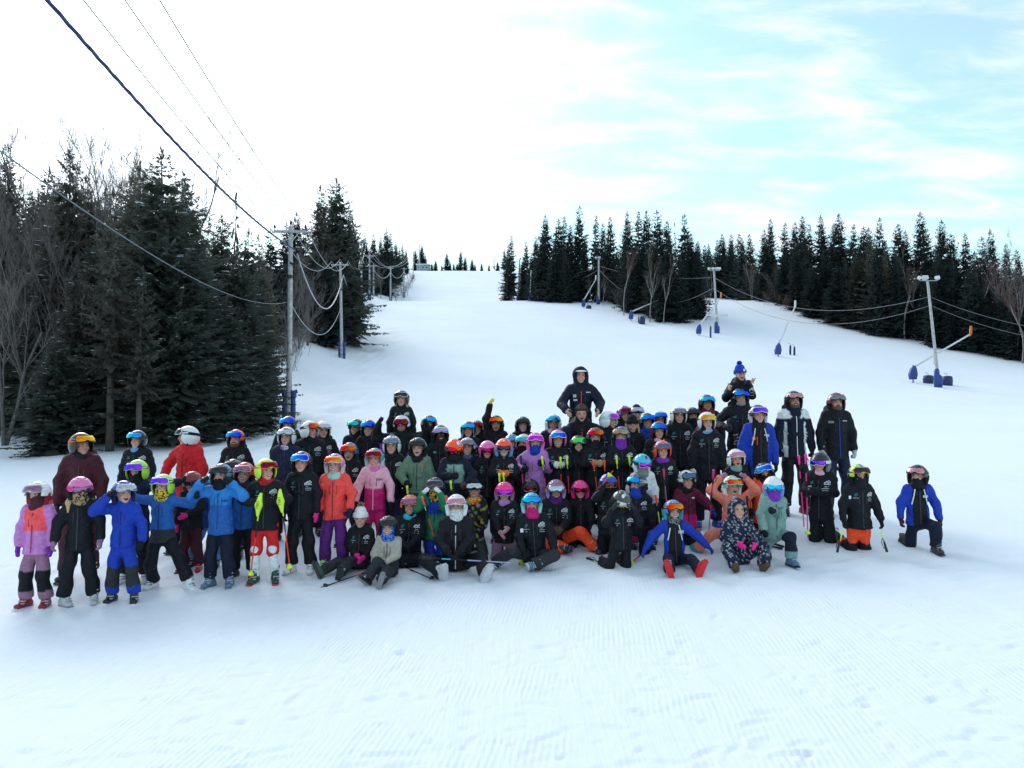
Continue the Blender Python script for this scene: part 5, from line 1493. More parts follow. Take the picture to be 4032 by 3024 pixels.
        def wn_(f, X, Y, Z):
            f = f + .0028 * np.sin(60 * Z + 14 * X + ph[1]) * np.sin(9 * X + 20 * Z + ph[3])
            if nk[0] in 'bB':
                f = np.maximum(f, -prim_d(('s', eye_o if nk[0] == 'b' else face_o, Rh, np.array((.058, .07, .028 if masked else .072)) * hs), X, Y, Z))
            if nk[0] == 'm':
                a = Rh[:, 2]; c = hp_(0, 0, -.020)
                f = np.maximum(f, (X - c[0]) * a[0] + (Y - c[1]) * a[1] + (Z - c[2]) * a[2])
            if nk[0] == 'g':
                a = Rh[:, 2]; c = hp_(0, 0, -.078)
                f = np.maximum(f, (X - c[0]) * a[0] + (Y - c[1]) * a[1] + (Z - c[2]) * a[2])
            return f
        V, Fq = sdf_mesh(pr, .0125, .02, wn_)
        cols = np.tile(np.array(cc), (len(V), 1))
        if len(nk) > 2:
            w = np.sin(90 * V[:, 0] + 3 * np.sin(70 * V[:, 2])) * np.sin(95 * V[:, 2] + 3 * np.sin(60 * V[:, 0]))
            cols[w > .1] = CN[nk[2]]
        link({'g': 'neck_warmer', 'm': 'neck_warmer', 'b': 'balaclava', 'B': 'balaclava'}[nk[0]], new_mesh('neck_warmer', V, Fq, M['fab'], cols), root)
    # ---- head gear
    ht = sp['hel'][0]
    if ht in 'rv':
        he = link('helmet', T['hel_' + ht], root, HM, C4(sp['hel'][1]))
        link('ear_pads' if ht == 'v' else 'liner', T['ear' if ht == 'v' else 'liner'], he, None, C4(sp['hel'][2] if len(sp['hel']) > 2 else 'black'))
        for tx in sp.get('htxt', ()):              # lettering on the shell: text, angle round the head, height, size, colour
            s_, ang, z_, size, cc = tx
            Vt, Ft = text_geo(s_)
            pts = []
            for v in Vt:
                zz = z_ + v[1] * size; k = math.sqrt(max(.05, 1 - (zz / HR[2]) ** 2))
                a = math.radians(ang) + v[0] * size / (.135 * k)
                pts.append(((HR[0] * k + .003) * math.sin(a), .012 - (HR[1] * k + .003) * math.cos(a), zz))
            link('lettering', new_mesh('lettering', pts, Ft, M['print'], np.tile(CN[cc], (len(pts), 1)), smooth=False), he)
        for st in sp.get('stick', ()):             # stickers / spots on the shell: angle, height, radius, colour
            ang, z_, r_, cc = st
            pts = []; n_ = 10
            for i in range(n_ + 1):
                q = 6.283 * i / n_; zz = z_ + (r_ * math.sin(q) if i else 0); k = math.sqrt(max(.03, 1 - (zz / HR[2]) ** 2))
                a = math.radians(ang) + ((r_ * math.cos(q)) / (.135 * k) if i else 0)
                pts.append(((HR[0] * k + .004) * math.sin(a), .012 - (HR[1] * k + .004) * math.cos(a), zz))
            link('sticker', new_mesh('sticker', pts, [(0, i, i % n_ + 1) for i in range(1, n_ + 1)], M['print'], np.tile(CN[cc], (len(pts), 1)), smooth=True), he)
    elif ht == 'beanie':
        he = link('beanie', T['beanie'], root, HM, C4(sp['hel'][1]))
        link('beanie_cuff', T['cuff'], he, None, C4(sp['hel'][1]))
        if len(sp['hel']) > 2:
            link('pompom', T['pom'], he, Matrix.Translation((0, .01, .178)), C4(sp['hel'][2]))
        for st in sp.get('stick', ()):
            link('badge', T['badge'], he, Matrix.Translation((.03, -.117, .06)), C4(st))
    elif ht == 'curls':
        link('hair', T['curls'], root, HM, C4(sp['hel'][1]))
    elif ht == 'hood' and sp.get('cap'):
        link('cap', T['cap'], root, HM, C4(sp['cap']))
    for hk in sp.get('hair', ()):
        link('hair', T[hk[0]], root, HM @ Matrix.Scale(-1 if len(hk) > 2 else 1, 4, (1, 0, 0)), C4(hk[1]))
    g = sp.get('gog')
    if g:
        go = link('goggles', T['fr_' + g[0]], root, HM, C4(g[2]))
        link('lens', T['ln_' + g[0]], go, None, C4(g[1]))
        so = link('strap', T['st_' + g[0]], go, None, C4(g[3] if len(g) > 3 else 'char'))
    # ---- hands
    for s, sg in (('L', -1), ('R', 1)):
        gk = sp.get('g' + s, sp.get('gl', ('relax', 'black')))
        fd = nrmv(J['wr' + s] - J['el' + s])
        if 'hd' + s in sp: fd = nrmv(A3(*sp['hd' + s]))
        inward = -rt * sg
        if 'pm' + s in sp: inward = nrmv(A3(*sp['pm' + s]))
        back = -inward                                            # palm towards -Y of the hand frame
        R = frame(fd, back)
        # thumb on the front side
        mir = 1
        if (R[:, 0] @ fw) < 0: mir = -1
        sc_ = .098 * H / .17 * (1.0 if gk[0] == 'bare' or gk[0] == 'shaka' else 1.08)
        mm = m4(R, J['wr' + s] + fd * .012, sc_) @ Matrix.Diagonal((mir, 1, 1, 1))
        link('hand' if gk[0] in ('bare', 'shaka') else ('mitten' if gk[0] == 'mitten' else 'glove'), T['h_' + gk[0]], root, mm, C4(gk[1]))
    # ---- boots
    bt = sp.get('bt', ('black',))
    bs = (.155 * H + .015) / .30 * 1.06
    if len(bt) > 2 and bt[2] == 'snow': bkey = 'sboot'
    else: bkey = 'boot'
    for s, sg in (('L', -1), ('R', 1)):
        kn, an = J['kn' + s], J['an' + s]
        shv = nrmv(kn - an)
        toe = sp.get('t' + s)
        if toe is None:
            if pose in ('kneel', 'heel') or (pose == 'half' and sg == sp.get('down', 1)):
                toe = (0, .25, -1.0)
            elif pose == 'sit':
                toe = (sg * .35, -.25, 1.0)
            elif pose in ('cross', 'side'):
                toe = (-sg * .4, -1, .2)
            elif pose == 'ride':
                toe = (0, -1, -.3)
            else:
                toe = (sg * .22, -1, 0)
        toe = A3(*toe)
        if pose in ('stand', 'lunge') or (pose == 'half' and sg != sp.get('down', 1)):
            shv = nrmv(shv * .35 + A3(0, 0, 1))
            R = frame(A3(0, 0, 1), -toe)
            base = an.copy(); base[2] = max(.100 * bs, base[2] - .03) if pose != 'ride' else base[2]
            base[2] = .106 * bs
        else:
            R = frame(shv, -toe); base = an
        b = link('boot', T[bkey], root, m4(R, base, bs), C4(bt[0]))
        if bkey == 'boot':
            link('sole', T['sole'], b, None, C4(bt[1] if len(bt) > 1 else 'char'))
            link('buckles', T['buckle'], b, None, C4('lgrey' if bt[0] != 'white' else 'grey'))
    if sp.get('shorts'):     # racing shin guards between shorts and boots
        for s in 'LR':
            kn, an = J['kn' + s], J['an' + s]; sd = nrmv(an - kn)
            V, Fq = sdf_mesh([('c', kn + A3(0, -.02, .03), kn * .4 + an * .6 + A3(0, -.01, 0), .052, .050), ('c', kn * .4 + an * .6, an, .050, .056)], .013, .02)
            link('shin_guard', new_mesh('shin_guard', V, Fq, M['fab'], np.tile(CN['white'], (len(V), 1))), root)
    return root, J, H
b_ = MB(); b_.box((0, 0, 0), (.030, .006, .036)); T['badge'] = b_.mesh('badge', M['plast'])
# ------------------------------------------------------------------ the group (x, y: top of the head gear in the photograph; d: distance)
S, K, HE, HF, SI, CR, SD, RD, LU = 'stand', 'kneel', 'heel', 'half', 'sit', 'cross', 'side', 'ride', 'lunge'
TM = ('team',)
GM = [
 # ---- left end
 dict(n='child in coral and lilac jacket with purple mittens at the far left end', x=150, y=1888, d=8.05, pose=S, hy=-3, hel=('v','white','dred'), gog=('up','mauve','lgrey','white'), nk=('b','maroon'), jk=('two','corpk','orchid','orchid'), cut=.15, tr=('mauve','black'), gl=('mitten','violet'), bt=('dred','white')),
 dict(n='tall person in maroon jacket and black helmet with amber goggles looking right', x=322, y=1697, d=9.05, pose=S, hy=55, by=15, hel=('r','black'), gog=('up','gold','black','orange'), nk=('g','black'), jk=('plain','maroon'), tr=('maroon',), skin='skin2', mouth='n', bt=('black',)),
 dict(n='child in pink helmet, leopard neck warmer and black jacket with blond ponytail', x=318, y=1869, d=8.1, pose=S, hy=42, by=15, hel=('v','pink','black'), gog=('on','mauve','black','hot'), nk=('m','tan','black'), jk=('plain','black'), tr=('black',), gl=('relax','mauve'), bt=('lgrey','grey'), hair=(('hair_side','blond'),), aL='d2', aR='d2', lL=((.10,-.02,.075),(.1,-1,0)), lR=((.12,.0,.075),(.1,-1,0)), tL=(.8,-1,0)),
 dict(n='child in royal blue snowsuit with grey knee patches raising a hand to the head', x=488, y=1885, d=8.15, pose=S, hy=45, by=10, hel=('v','royal','navy'), gog=('up','silver','lgrey','navy'), jk=('plain','royal'), tr=('royal','char'), gl=('grip','black'), aL=(.02,.12,.09), eL=(-.9,0,-1), aR='d2', mouth='o', bt=('black','white'), hem=.02, lL=((.09,.03,.08),(.1,-1,0)), lR=((.11,-.03,.08),(.3,-1,0))),
 dict(n='person in black helmet with blue goggles and blue neck warmer behind the lime helmet', x=541, y=1689, d=10.9, pose=S, hel=('r','black'), gog=('up','lens_c','black'), nk=('g','lblue'), jk=TM, tr=('black',), mouth='s'),
 dict(n='child in lime helmet and black mask behind the royal blue snowsuit', x=541, y=1804, d=8.9, pose=S, hp=4, hel=('r','lime'), gog=('up','lens_v','lgrey','grey'), nk=('b','black'), jk=('plain','navy'), tr=('black',), gl=('grip','black'), aR='s', aL='d', bt=('white','lgrey')),
 dict(n='child in lime helmet and blue jacket with charcoal hem, arms over the neighbours', x=641, y=1860, d=8.6, pose=LU, hel=('r','lime'), gog=('up','lens_v','white','char'), nk=('m','yellow','black'), jk=('two','blue','char'), cut=.07, tr=('black',), gl=('grip','black'), aL='s', aR=(.24,.08,.02), bt=('white','lgrey'), lL=((.10,.05,.08),(.1,-1,.1)), lR=((.26,-.03,.08),(.6,-1,.2)), tR=(1,-.8,0)),
 dict(n='person in red puffy jacket and white helmet with lettering, looking left', x=738, y=1672, d=10.2, pose=S, hy=-62, by=-12, hel=('r','white'), gog=('up','smoke','white','black'), jk=('puffy','red'), tr=('black',), mouth='s', aL=(.10,.06,-.22), htxt=(('POC',52,.055,.062,'black'),), gl=('grip','black')),
 dict(n='smiling man with brown beard in orange-red helmet with blue goggles and black jacket', x=929, y=1686, d=10.9, pose=S, hel=('v','lred','black'), gog=('up','lens_b','black'), jk=('team',), tr=('black',), mouth='s', beard='brown', fat=1.1),
 dict(n='child in raspberry red helmet with dark goggles between the two blue jackets', x=757, y=1850, d=9.3, pose=S, hp=8, hel=('v','dred','dred'), gog=('on','smoke','char','dred'), jk=('two','black','black'), tr=('maroon',), gl=('mitten','hot'), aR='f', mouth='n', bt=('red',)),
 dict(n='child in blue jacket mostly hidden, pale blue goggles behind raised black gloves', x=828, y=1862, d=9.5, pose=S, hel=('v','grey'), gog=('up','cyan','lgrey'), jk=('plain','blue'), tr=('lblue','steel'), mouth='n', aL=(.1,.12,-.05), bt=('black',), lL=((.22,-.02,.08),(.3,-1,0))),
 dict(n='child in two-tone bright blue jacket with raised arms and black gloves', x=871, y=1818, d=8.65, pose=S, hel=('v','steel','black'), gog=('up','smoke','char'), nk=('m','black'), jk=('two','mblue','blue'), cut=.20, tr=('dnavy',), gl=('grip','black'), aL=(.05,.11,.05), aR=(.05,.11,.05), eL=(-1,0,-.9), eR=(1,0,-.9), bt=('steel','grey'), txt=(('HH',.055,-.10,.035,'navy'),), lL=((.085,0,.075),(.1,-1,0))),
 dict(n='person in dark helmet and brown goggles peeking out behind the bright blue jacket', x=918, y=1802, d=9.9, pose=S, hel=('v','char'), gog=('up','smoke','brown'), jk=('plain','black'), tr=('black',), mouth='n'),
 dict(n='boy in red helmet, grey neck warmer and royal blue jacket with black trousers', x=963, y=1814, d=9.0, pose=S, hel=('v','red','black'), gog=('up','mauve','white','dred'), nk=('g','char'), jk=('two','navy','blue','navy'), cut=.22, tr=('black',), mouth='s', gl=('grip','black'), bt=('black',)),
 dict(n='boy in neon yellow helmet, red shorts and white shin guards holding two poles', x=1048, y=1799, d=8.75, pose=S, hy=42, by=6, hel=('r','neon'), gog=('up','dred','orange','coral'), nk=('g','red','dred'), jk=TM, tr=('red',), shorts=1, gl=('grip','black'), aL=(.02,.15,-.14), aR=(.02,.15,-.13), mouth='s', bt=('dgreen','red')),
 dict(n='man in black helmet with blue goggles half hidden before the nearest pole', x=1135, y=1634, d=11.6, pose=S, hel=('r','black'), gog=('up','lens_b','black'), jk=('plain','black'), tr=('black',), mouth='n'),
 dict(n='woman in white dotted helmet with mirrored goggles and purple camouflage neck warmer', x=1129, y=1676, d=10.6, pose=S, hel=('r','white'), gog=('up','mirror','black'), nk=('g','violet','white'), jk=('plain','navy'), tr=('black',), mouth='n', stick=((-8,.128,.014,'mag'),(10,.134,.006,'char'),(22,.127,.006,'char'),(-22,.13,.006,'char'),(32,.12,.006,'char'))),
 dict(n='boy in black team jacket with white-framed blue goggles and one pink mitten', x=1188, y=1771, d=9.15, pose=S, hel=('v','black'), gog=('up','lens_b','white'), nk=('g','black'), jk=TM, tr=('black',), mouth='n', gR=('mitten','hot'), gL=('relax','black'), bt=('white','lgrey')),
 dict(n='person in black and white helmet with orange goggles turned right in profile', x=1222, y=1652, d=10.9, pose=S, hy=58, by=10, hel=('r','white'), gog=('up','fire','black','black'), jk=TM, tr=('black',), mouth='n', stick=((70,.07,.035,'black'),(45,.10,.03,'black'))),
 dict(n='person in plain white helmet and silver goggles behind the profile face', x=1271, y=1653, d=11.4, pose=S, hy=25, hel=('r','white'), gog=('up','mirror','white'), jk=TM, tr=('black',), mouth='n'),
 dict(n='girl in coral jacket and purple trousers with teal and pink helmet', x=1318, y=1780, d=9.25, pose=S, hel=('v','pink','lgrey'), gog=('up','fire','white','lpink'), nk=('g','mint'), jk=('plain','coral'), tr=('purple',), mouth='s', gl=('mitten','navy'), aL='d', aR=(.08,.10,-.26), bt=('lime','green'), stick=((0,.04,.02,'cyan'),)),
 dict(n='laughing child in blue helmet with orange goggles behind the coral jacket', x=1376, y=1737, d=10.3, pose=S, hel=('v','blue','navy'), gog=('up','lred','orange'), jk=TM, tr=('navy',), mouth='o', skin='skin2'),
 dict(n='person with teal mirrored goggles on black helmet, left of a pair in the back row', x=1402, y=1645, d=12.1, pose=S, hy=-22, hel=('v','black'), gog=('up','lens_t','black'), jk=('plain','black'), tr=('black',), mouth='s', skin='skin2'),
 dict(n='boy with blue mirrored goggles on black helmet, right of a pair in the back row', x=1452, y=1648, d=11.7, pose=S, hel=('v','black'), gog=('up','lens_b','black'), jk=('plain','black'), tr=('black',), mouth='s'),
 dict(n='girl in two-tone pink jacket and mint helmet with red goggles', x=1475, y=1759, d=9.75, pose=S, hel=('v','teal','lgrey'), gog=('up','dred','coral','cyan'), nk=('g','pink'), jk=('two','lpink','mag','lpink'), cut=.17, tr=('mag',), mouth='s', gl=('mitten','black'), aL='d2', aR='d2', txt=(('HH',.06,-.085,.036,'navy'),), zip='lpink'),
 dict(n='girl in white knitted hat with tan pompom sitting on the snow', x=1420, y=1992, d=9.2, pose=SI, hy=5, hel=('beanie','white','tan'), jk=TM, tr=('char',), mouth='s', gl=('mitten','hot'), aL=(-.06,.14,-.22), aR=(-.02,.13,-.24), bt=('dgreen','black'), lL=((.32,-.30,.06),(-.2,-.3,1)), lR=((-.12,-.36,.05),(-.5,-.3,1)), tL=(-.6,-.1,1)),
 dict(n='boy in beige jacket and blue patterned balaclava sitting with a boot sole forward', x=1529, y=2024, d=8.85, pose=SI, hel=('v','black'), gog=('up','smoke','char'), nk=('B','royal','lblue'), jk=('two','beige','char','beige'), cut=.12, tr=('char',), gl=('relax','navy'), aL=(-.02,.10,-.24), aR=(-.08,.16,-.20), bt=('black','grey'), lL=((.16,-.28,.055),(-.2,-.3,1)), lR=((.0,-.40,.06),(.1,-.3,1))),
 # ---- centre left
 dict(n='child in black helmet with white-framed goggles riding on shoulders', x=1581, y=1536, d=11.5, pose=RD, H=1.22, hel=('r','black'), gog=('up','smoke','white'), hair=(('hair_long','blond'),), jk=TM, tr=('violet',), mouth='n', aL='d', aR='d', bt=('black',), lL=((.13,-.20,-.24),(.8,-.6,.2)), lR=((.13,-.20,-.24),(.8,-.6,.2))),
 dict(n='man in white helmet with dark goggles carrying a child on his shoulders', x=1582, y=1630, d=11.3, pose=S, hp=14, hel=('v','white','black'), gog=('up','dred','black'), jk=('plain','black'), tr=('black',), mouth='n', skin='skin2', aL=(.12,.10,.10), aR=(.16,.08,.08), gl=('grip','black')),
 dict(n='boy in navy and white helmet with grey goggles and black team jacket', x=1543, y=1709, d=10.2, pose=S, hel=('r','white'), gog=('up','grey','steel','navy'), nk=('g','black'), jk=TM, tr=('navy',), mouth='n', stick=((0,.13,.05,'steel'),)),
 dict(n='laughing boy in sage green jacket and black helmet with blue strap', x=1645, y=1717, d=10.1, pose=S, hel=('v','black'), gog=('up','smoke','black','lblue'), jk=('two','sage','dgreen','sage'), cut=.03, tr=('black',), mouth='o', gl=('relax','black'), aL=(.02,.12,-.20), aR='d', txt=(('HH',.05,-.05,.030,'coral'),), collar='black'),
 dict(n='person in red helmet, blue goggles and black mask right of the shoulder rider', x=1690, y=1630, d=12, pose=S, hy=8, hel=('v','dred','black'), gog=('up','lens_c','black'), nk=('b','black'), jk=('plain','black'), tr=('black',), aL=(.25,.05,.02)),
 dict(n='boy with dark skin in black helmet with purple goggles and white strap', x=1734, y=1668, d=11.1, pose=S, hy=12, hel=('v','black'), gog=('up','lav','white','white'), jk=('plain','black'), tr=('black',), skin='dark', mouth='s', marks=(('team_logo',-.05,-.07,.03,.02,'teal'),)),
 dict(n='child in orange helmet with red lens over the eyes and grey-panelled jacket', x=1789, y=1722, d=10.0, pose=S, hy=18, hp=6, hel=('v','neonor','black'), gog=('on','lred','black','char'), nk=('m','black'), jk=('panel','dnavy','seafoam'), tr=('black',), gl=('grip','black'), aL='P', aR=(.04,.12,-.2), gR=('grip','brown'), stick=((18,.10,.026,'white'),(24,.075,.016,'lblue'))),
 dict(n='smiling child in lavender helmet behind the orange helmet, blue patterned neck warmer', x=1840, y=1718, d=10.6, pose=S, hel=('v','lav','black'), gog=('up','grey','black'), nk=('g','steel','dnavy'), jk=('plain','dnavy'), tr=('black',), mouth='s'),
 dict(n='person in black helmet with white chin bar and blue goggles in the back row', x=1844, y=1654, d=11.8, pose=S, hel=('r','black','white'), gog=('up','lens_c','black'), jk=TM, tr=('black',), mouth='n'),
 dict(n='person in maroon helmet hidden behind the white chin bar', x=1878, y=1650, d=12.4, pose=S, hel=('v','mauve','maroon'), gog=('up','dred','maroon'), jk=('plain','black'), tr=('black',), mouth='n'),
 dict(n='boy in blue and green jacket with blue goggles holding poles beside his cheeks', x=1713, y=1873, d=9.55, pose=K, hel=('v','navy'), gog=('up','brown','lblue'), nk=('m','black','yellow'), jk=('two','royal','green','green'), cut=.20, tr=('royal',), gl=('grip','white'), aL=(.02,.14,.06), aR=(-.02,.14,.06), txt=(('HH',.045,-.075,.036,'coral'),)),
 dict(n='girl in peach helmet with cyan neck warmer sitting in black team jacket', x=1615, y=1942, d=9.45, pose=CR, hel=('v','peach','black'), gog=('up','mauve','peach'), nk=('g','cyan'), jk=TM, tr=('black',), mouth='s', skin='skin2', aL='lap', aR='lap'),
 dict(n='person in white helmet and white patterned face mask sitting with legs spread', x=1797, y=1940, d=9.0, pose=SI, hel=('v','white','white'), gog=('up','rose','white'), nk=('m','white','lgrey'), jk=('puffy','black'), tr=('black',), gl=('mitten','black'), aL=(-.02,.16,-.22), aR=(-.04,.17,-.22), bt=('lgrey','silver'), zip='silver', skin='skin2', lL=((.10,-.26,.05),(.9,-.3,.3)), lR=((.24,-.34,.06),(.7,-.2,.6)), fat=1.1),
 dict(n='smiling teen with silver goggles, red and yellow scarf and camouflage jacket', x=1868, y=1885, d=9.8, pose=HE, hel=('beanie','black'), gog=('up','mirror','black'), nk=('g','lred','yellow'), jk=('camo','black'), tr=('camo',), mouth='s', skin='skin2', aL='d', aR='kn'),
 # ---- centre
 dict(n='man in black helmet with fiery goggles raising one arm in a yellow glove', x=1953, y=1630, d=12.1, pose=S, hel=('v','black'), gog=('up','fire','black'), jk=('plain','black'), tr=('black',), skin='skin2', mouth='o', aL=(-.02,.03,.36), gL=('grip','yellow'), gR=('grip','black')),
 dict(n='smiling person in all black helmet and goggles right of the raised arm', x=2059, y=1635, d=12.2, pose=S, hel=('v','black'), gog=('up','smoke','black'), jk=('plain','black'), tr=('black',), mouth='s', nk=('g','black')),
 dict(n='woman with blue mirrored goggles and pale pink neck warmer beside the hooded man', x=2178, y=1626, d=11.9, pose=S, hel=('v','white','white'), gog=('up','lens_c','char'), nk=('g','lpink'), jk=('plain','dnavy'), tr=('black',), mouth='s', skin='skin2'),
 dict(n='child in pink helmet and dark goggles left of the orange helmet with blue goggles', x=1919, y=1730, d=10.5, pose=S, hel=('r','pink'), gog=('on','mag','black','pink'), jk=TM, tr=('black',), mouth='n', nk=('g','black')),
 dict(n='child in orange helmet with blue-framed goggles over the eyes and team jacket', x=1984, y=1721, d=10.35, pose=S, hel=('v','neonor','lblue'), gog=('on','smoke','lblue','lblue'), jk=TM, tr=('black',), mouth='n', gl=('grip','orange'), aL='P', aR='P', stick=((0,.118,.014,'white'),)),
 dict(n='long-haired child with silver-blue goggles shouting behind the orange helmet', x=2016, y=1704, d=11.2, pose=S, hy=15, hel=('v','steel'), gog=('up','lblue','grey'), hair=(('hair_long','brown'),), jk=('plain','maroon'), tr=('black',), mouth='o', skin='skin2'),
 dict(n='person with teal goggles and black mask left of the lilac jacket', x=2062, y=1704, d=11.1, pose=S, hy=-22, hel=('r','lpink'), gog=('up','lens_t','white','white'), nk=('m','black'), jk=('plain','black'), tr=('black',)),
 dict(n='girl in long lilac jacket and hot pink helmet with blue face mask', x=2108, y=1698, d=10.5, pose=S, hel=('v','hot','pink'), gog=('up','lens_p','white','hot'), nk=('m','royal'), jk=('plain','lilac'), tr=('mauve',), gl=('grip','black'), aL=(.05,.10,-.14), aR=(-.01,.15,-.10), hem=.14, zip='lilac'),
 dict(n='smiling girl in pink helmet with white gloves holding poles upright', x=2197, y=1687, d=10.6, pose=S, hel=('r','pink'), gog=('up','lens_b','white','pink'), jk=TM, tr=('black',), mouth='s', skin='skin2', gl=('grip','white'), aL='P', aR='P'),
 dict(n='girl in magenta helmet and lilac neck warmer crouching with pink mittens', x=1986, y=1891, d=9.6, pose=HE, hel=('v','hot','mauve'), gog=('on','lens_p','mint','mag'), nk=('g','lilac'), jk=TM, tr=('mauve',), mouth='n', skin='skin2', gl=('mitten','rose'), aL=(-.04,.16,-.24), aR='lap'),
 dict(n='child in black helmet with white-framed orange goggles behind the turquoise helmet', x=2089, y=1880, d=10.2, pose=HE, hel=('v','black'), gog=('on','dred','white'), jk=('plain','black'), tr=('black',), nk=('b','black')),
 dict(n='boy in turquoise helmet with cyan lens and magenta neck warmer leaning on the snow', x=2093, y=1934, d=9.2, pose=SD, side=-4, hel=('v','cyan','mint'), gog=('up','lens_c','black','cyan'), nk=('m','mag'), jk=TM, tr=('char',), gl=('grip','black'), aL=(.0,.14,-.26), aR=(.10,.16,-.27), bt=('steel','lgrey'), lL=((.34,-.10,.05),(.8,-1,.4)), lR=((-.02,-.24,.05),(.8,-1,.3)), marks=(('crest',-.10,-.10,.026,.032,'white'),)),
 dict(n='girl in grey-lilac helmet looking down, sitting with bright orange trousers', x=2189, y=1883, d=9.9, pose=SD, hp=16, hel=('v','mauve','lav'), gog=('up','mirror','mauve'), nk=('B','purple'), jk=TM, tr=('neonor','neonor'), mouth='s', skin='skin2', gl=('relax','brown'), aL='lap', aR='lap', bt=('char',), lL=((-.05,-.20,.05),(.8,-1,.3)), lR=((.34,-.14,.05),(.9,-.8,.35))),
 dict(n='hooded man in black puffy jacket and white cap riding on shoulders', x=2286, y=1442, d=11.55, pose=RD, H=1.76, hel=('hood',), cap='white', jk=('puffy','dnavy'), tr=('dnavy',), mouth='s', gl=('bare','skin'), aL=(.05,.17,-.20), aR=(.05,.17,-.20), zip='lred', marks=(('crest',-.055,-.075,.026,.026,'lgrey'),('crest_print',-.05,-.11,.032,.016,'lgrey'),('lettering_print',.06,-.045,.04,.01,'lgrey')), lL=((.10,-.24,-.24),(.5,-1,.2)), lR=((.10,-.24,-.24),(.5,-1,.2)), bt=('black',)),
 dict(n='curly-haired bareheaded boy carrying the hooded man', x=2289, y=1586, d=11.3, pose=S, hel=('curls','dhair'), jk=('puffy','black'), tr=('black',), mouth='o', zip='lred', marks=(('crest',.07,-.10,.026,.03,'lgrey'),)),
 dict(n='person in white helmet with mint strap and lettering turned right', x=2399, y=1614, d=11.2, pose=S, hy=48, by=8, hel=('r','white'), gog=('up','lens_p','mint','mint'), jk=TM, tr=('black',), mouth='s', htxt=(('POC',-28,.085,.05,'mint'),)),
 dict(n='person in purple helmet behind the blond woman', x=2459, y=1593, d=12.5, pose=S, hy=15, hel=('v','violet'), gog=('up','dred','grey'), jk=('plain','black'), tr=('black',), mouth='n'),
 dict(n='smiling woman with long blond hair in black knitted hat', x=2489, y=1632, d=11.4, pose=S, hel=('beanie','black'), hair=(('hair_long','blond'),), jk=('plain','black'), tr=('black',), mouth='s'),
 dict(n='person in navy hat with grey goggles on the forehead behind the blond woman', x=2507, y=1592, d=12.4, pose=S, hel=('beanie','navy'), gog=('up','silver','grey'), jk=('plain','black'), tr=('black',), mouth='n'),
 dict(n='smiling boy with blue goggles and royal blue collar right of the blond woman', x=2548, y=1621, d=11.9, pose=S, hel=('v','black'), gog=('up','lens_b','black'), nk=('g','royal'), jk=('plain','royal'), tr=('black',), mouth='s', skin='skin2'),
 dict(n='person in white helmet with blue goggles above the rose neck warmer', x=2597, y=1612, d=12.2, pose=S, hel=('r','white'), gog=('up','lens_b','black'), jk=TM, tr=('black',), mouth='n', skin='skin2'),
 dict(n='girl in burgundy helmet with blue goggles and rose neck warmer', x=2593, y=1655, d=11.0, pose=S, hel=('r','wine'), gog=('up','lens_b','black'), nk=('g','lpink'), jk=TM, tr=('black',), mouth='n'),
 dict(n='child in dark helmet with green mirrored goggles and black balaclava', x=2277, y=1709, d=10.6, pose=S, hel=('r','char'), gog=('up','lens_g','grey'), nk=('B','black'), jk=TM, tr=('black',)),
 dict(n='child with red mirrored goggles and black mask holding red-gripped poles', x=2344, y=1678, d=10.5, pose=S, hel=('v','dgreen'), gog=('up','lred','black'), nk=('m','black'), jk=TM, tr=('black',), gl=('grip','tan'), aL='P', aR='P'),
 dict(n='child in blue helmet with copper goggles and purple neck warmer, team jacket', x=2445, y=1674, d=10.4, pose=S, hy=-14, hel=('v','blue','black'), gog=('up','tan','brown'), nk=('m','violet'), jk=TM, tr=('black',), gl=('grip','black'), aL='P', aR='P'),
 dict(n='child in coral helmet with grey goggles and purple neck warmer', x=2608, y=1729, d=10.1, pose=S, hel=('r','coral'), gog=('up','steel','coral'), nk=('g','violet'), jk=TM, tr=('black',), mouth='n'),
 dict(n='child in turquoise helmet with violet goggles over the eyes and lilac white jacket', x=2529, y=1805, d=9.85, pose=S, H=1.12, hy=20, hp=8, hel=('v','cyan','white'), gog=('on','lens_p','white'), nk=('m','grey'), jk=('two','white','lav','white'), tr=('mag',), gl=('relax','black'), stick=((5,.115,.02,'brown'),)),
 dict(n='child in hot pink helmet and pink goggles sitting in a dark jacket', x=2284, y=1885, d=10.0, pose=HE, hel=('v','hot','hot'), gog=('on','dred','hot'), jk=('plain','black'), tr=('black',), mouth='n', aR='kn'),
 dict(n='child in royal blue helmet with orange goggles under a raised pole basket', x=2395, y=1860, d=9.6, pose=K, hy=10, hel=('v','royal','navy'), gog=('on','brown','orange','navy'), nk=('b','black'), jk=TM, tr=('black',), aL='h'),
 dict(n='child in black patterned helmet with yellow-framed goggles kneeling, arms lifted in grey mittens', x=2446, y=1925, d=9.0, pose=K, hy=12, hp=16, hr=8, by=8, hel=('v','camo','black'), gog=('on','mirror','yellow','black'), nk=('b','black'), jk=TM, tr=('black',), gl=('mitten','char'), aL=(.05,.13,.04), aR=(.03,.13,.03), bt=('black','lgrey'), lL=((.16,.16,.045),(.05,-1,-.4)), stick=((-20,.11,.02,'white'),(25,.12,.014,'grey'),(0,.13,.016,'lgrey'))),
 dict(n='child with cyan goggles and blue mask kneeling in profile, facing left', x=2508, y=1860, d=9.5, pose=HF, down=1, hy=-48, by=-15, hel=('v','char','black'), gog=('up','lens_c','black','lgrey'), nk=('m','royal'), jk=TM, tr=('black',), gl=('grip','black'), aL='kn', aR='d', stick=((40,.118,.016,'lblue'),)),
 # ---- right
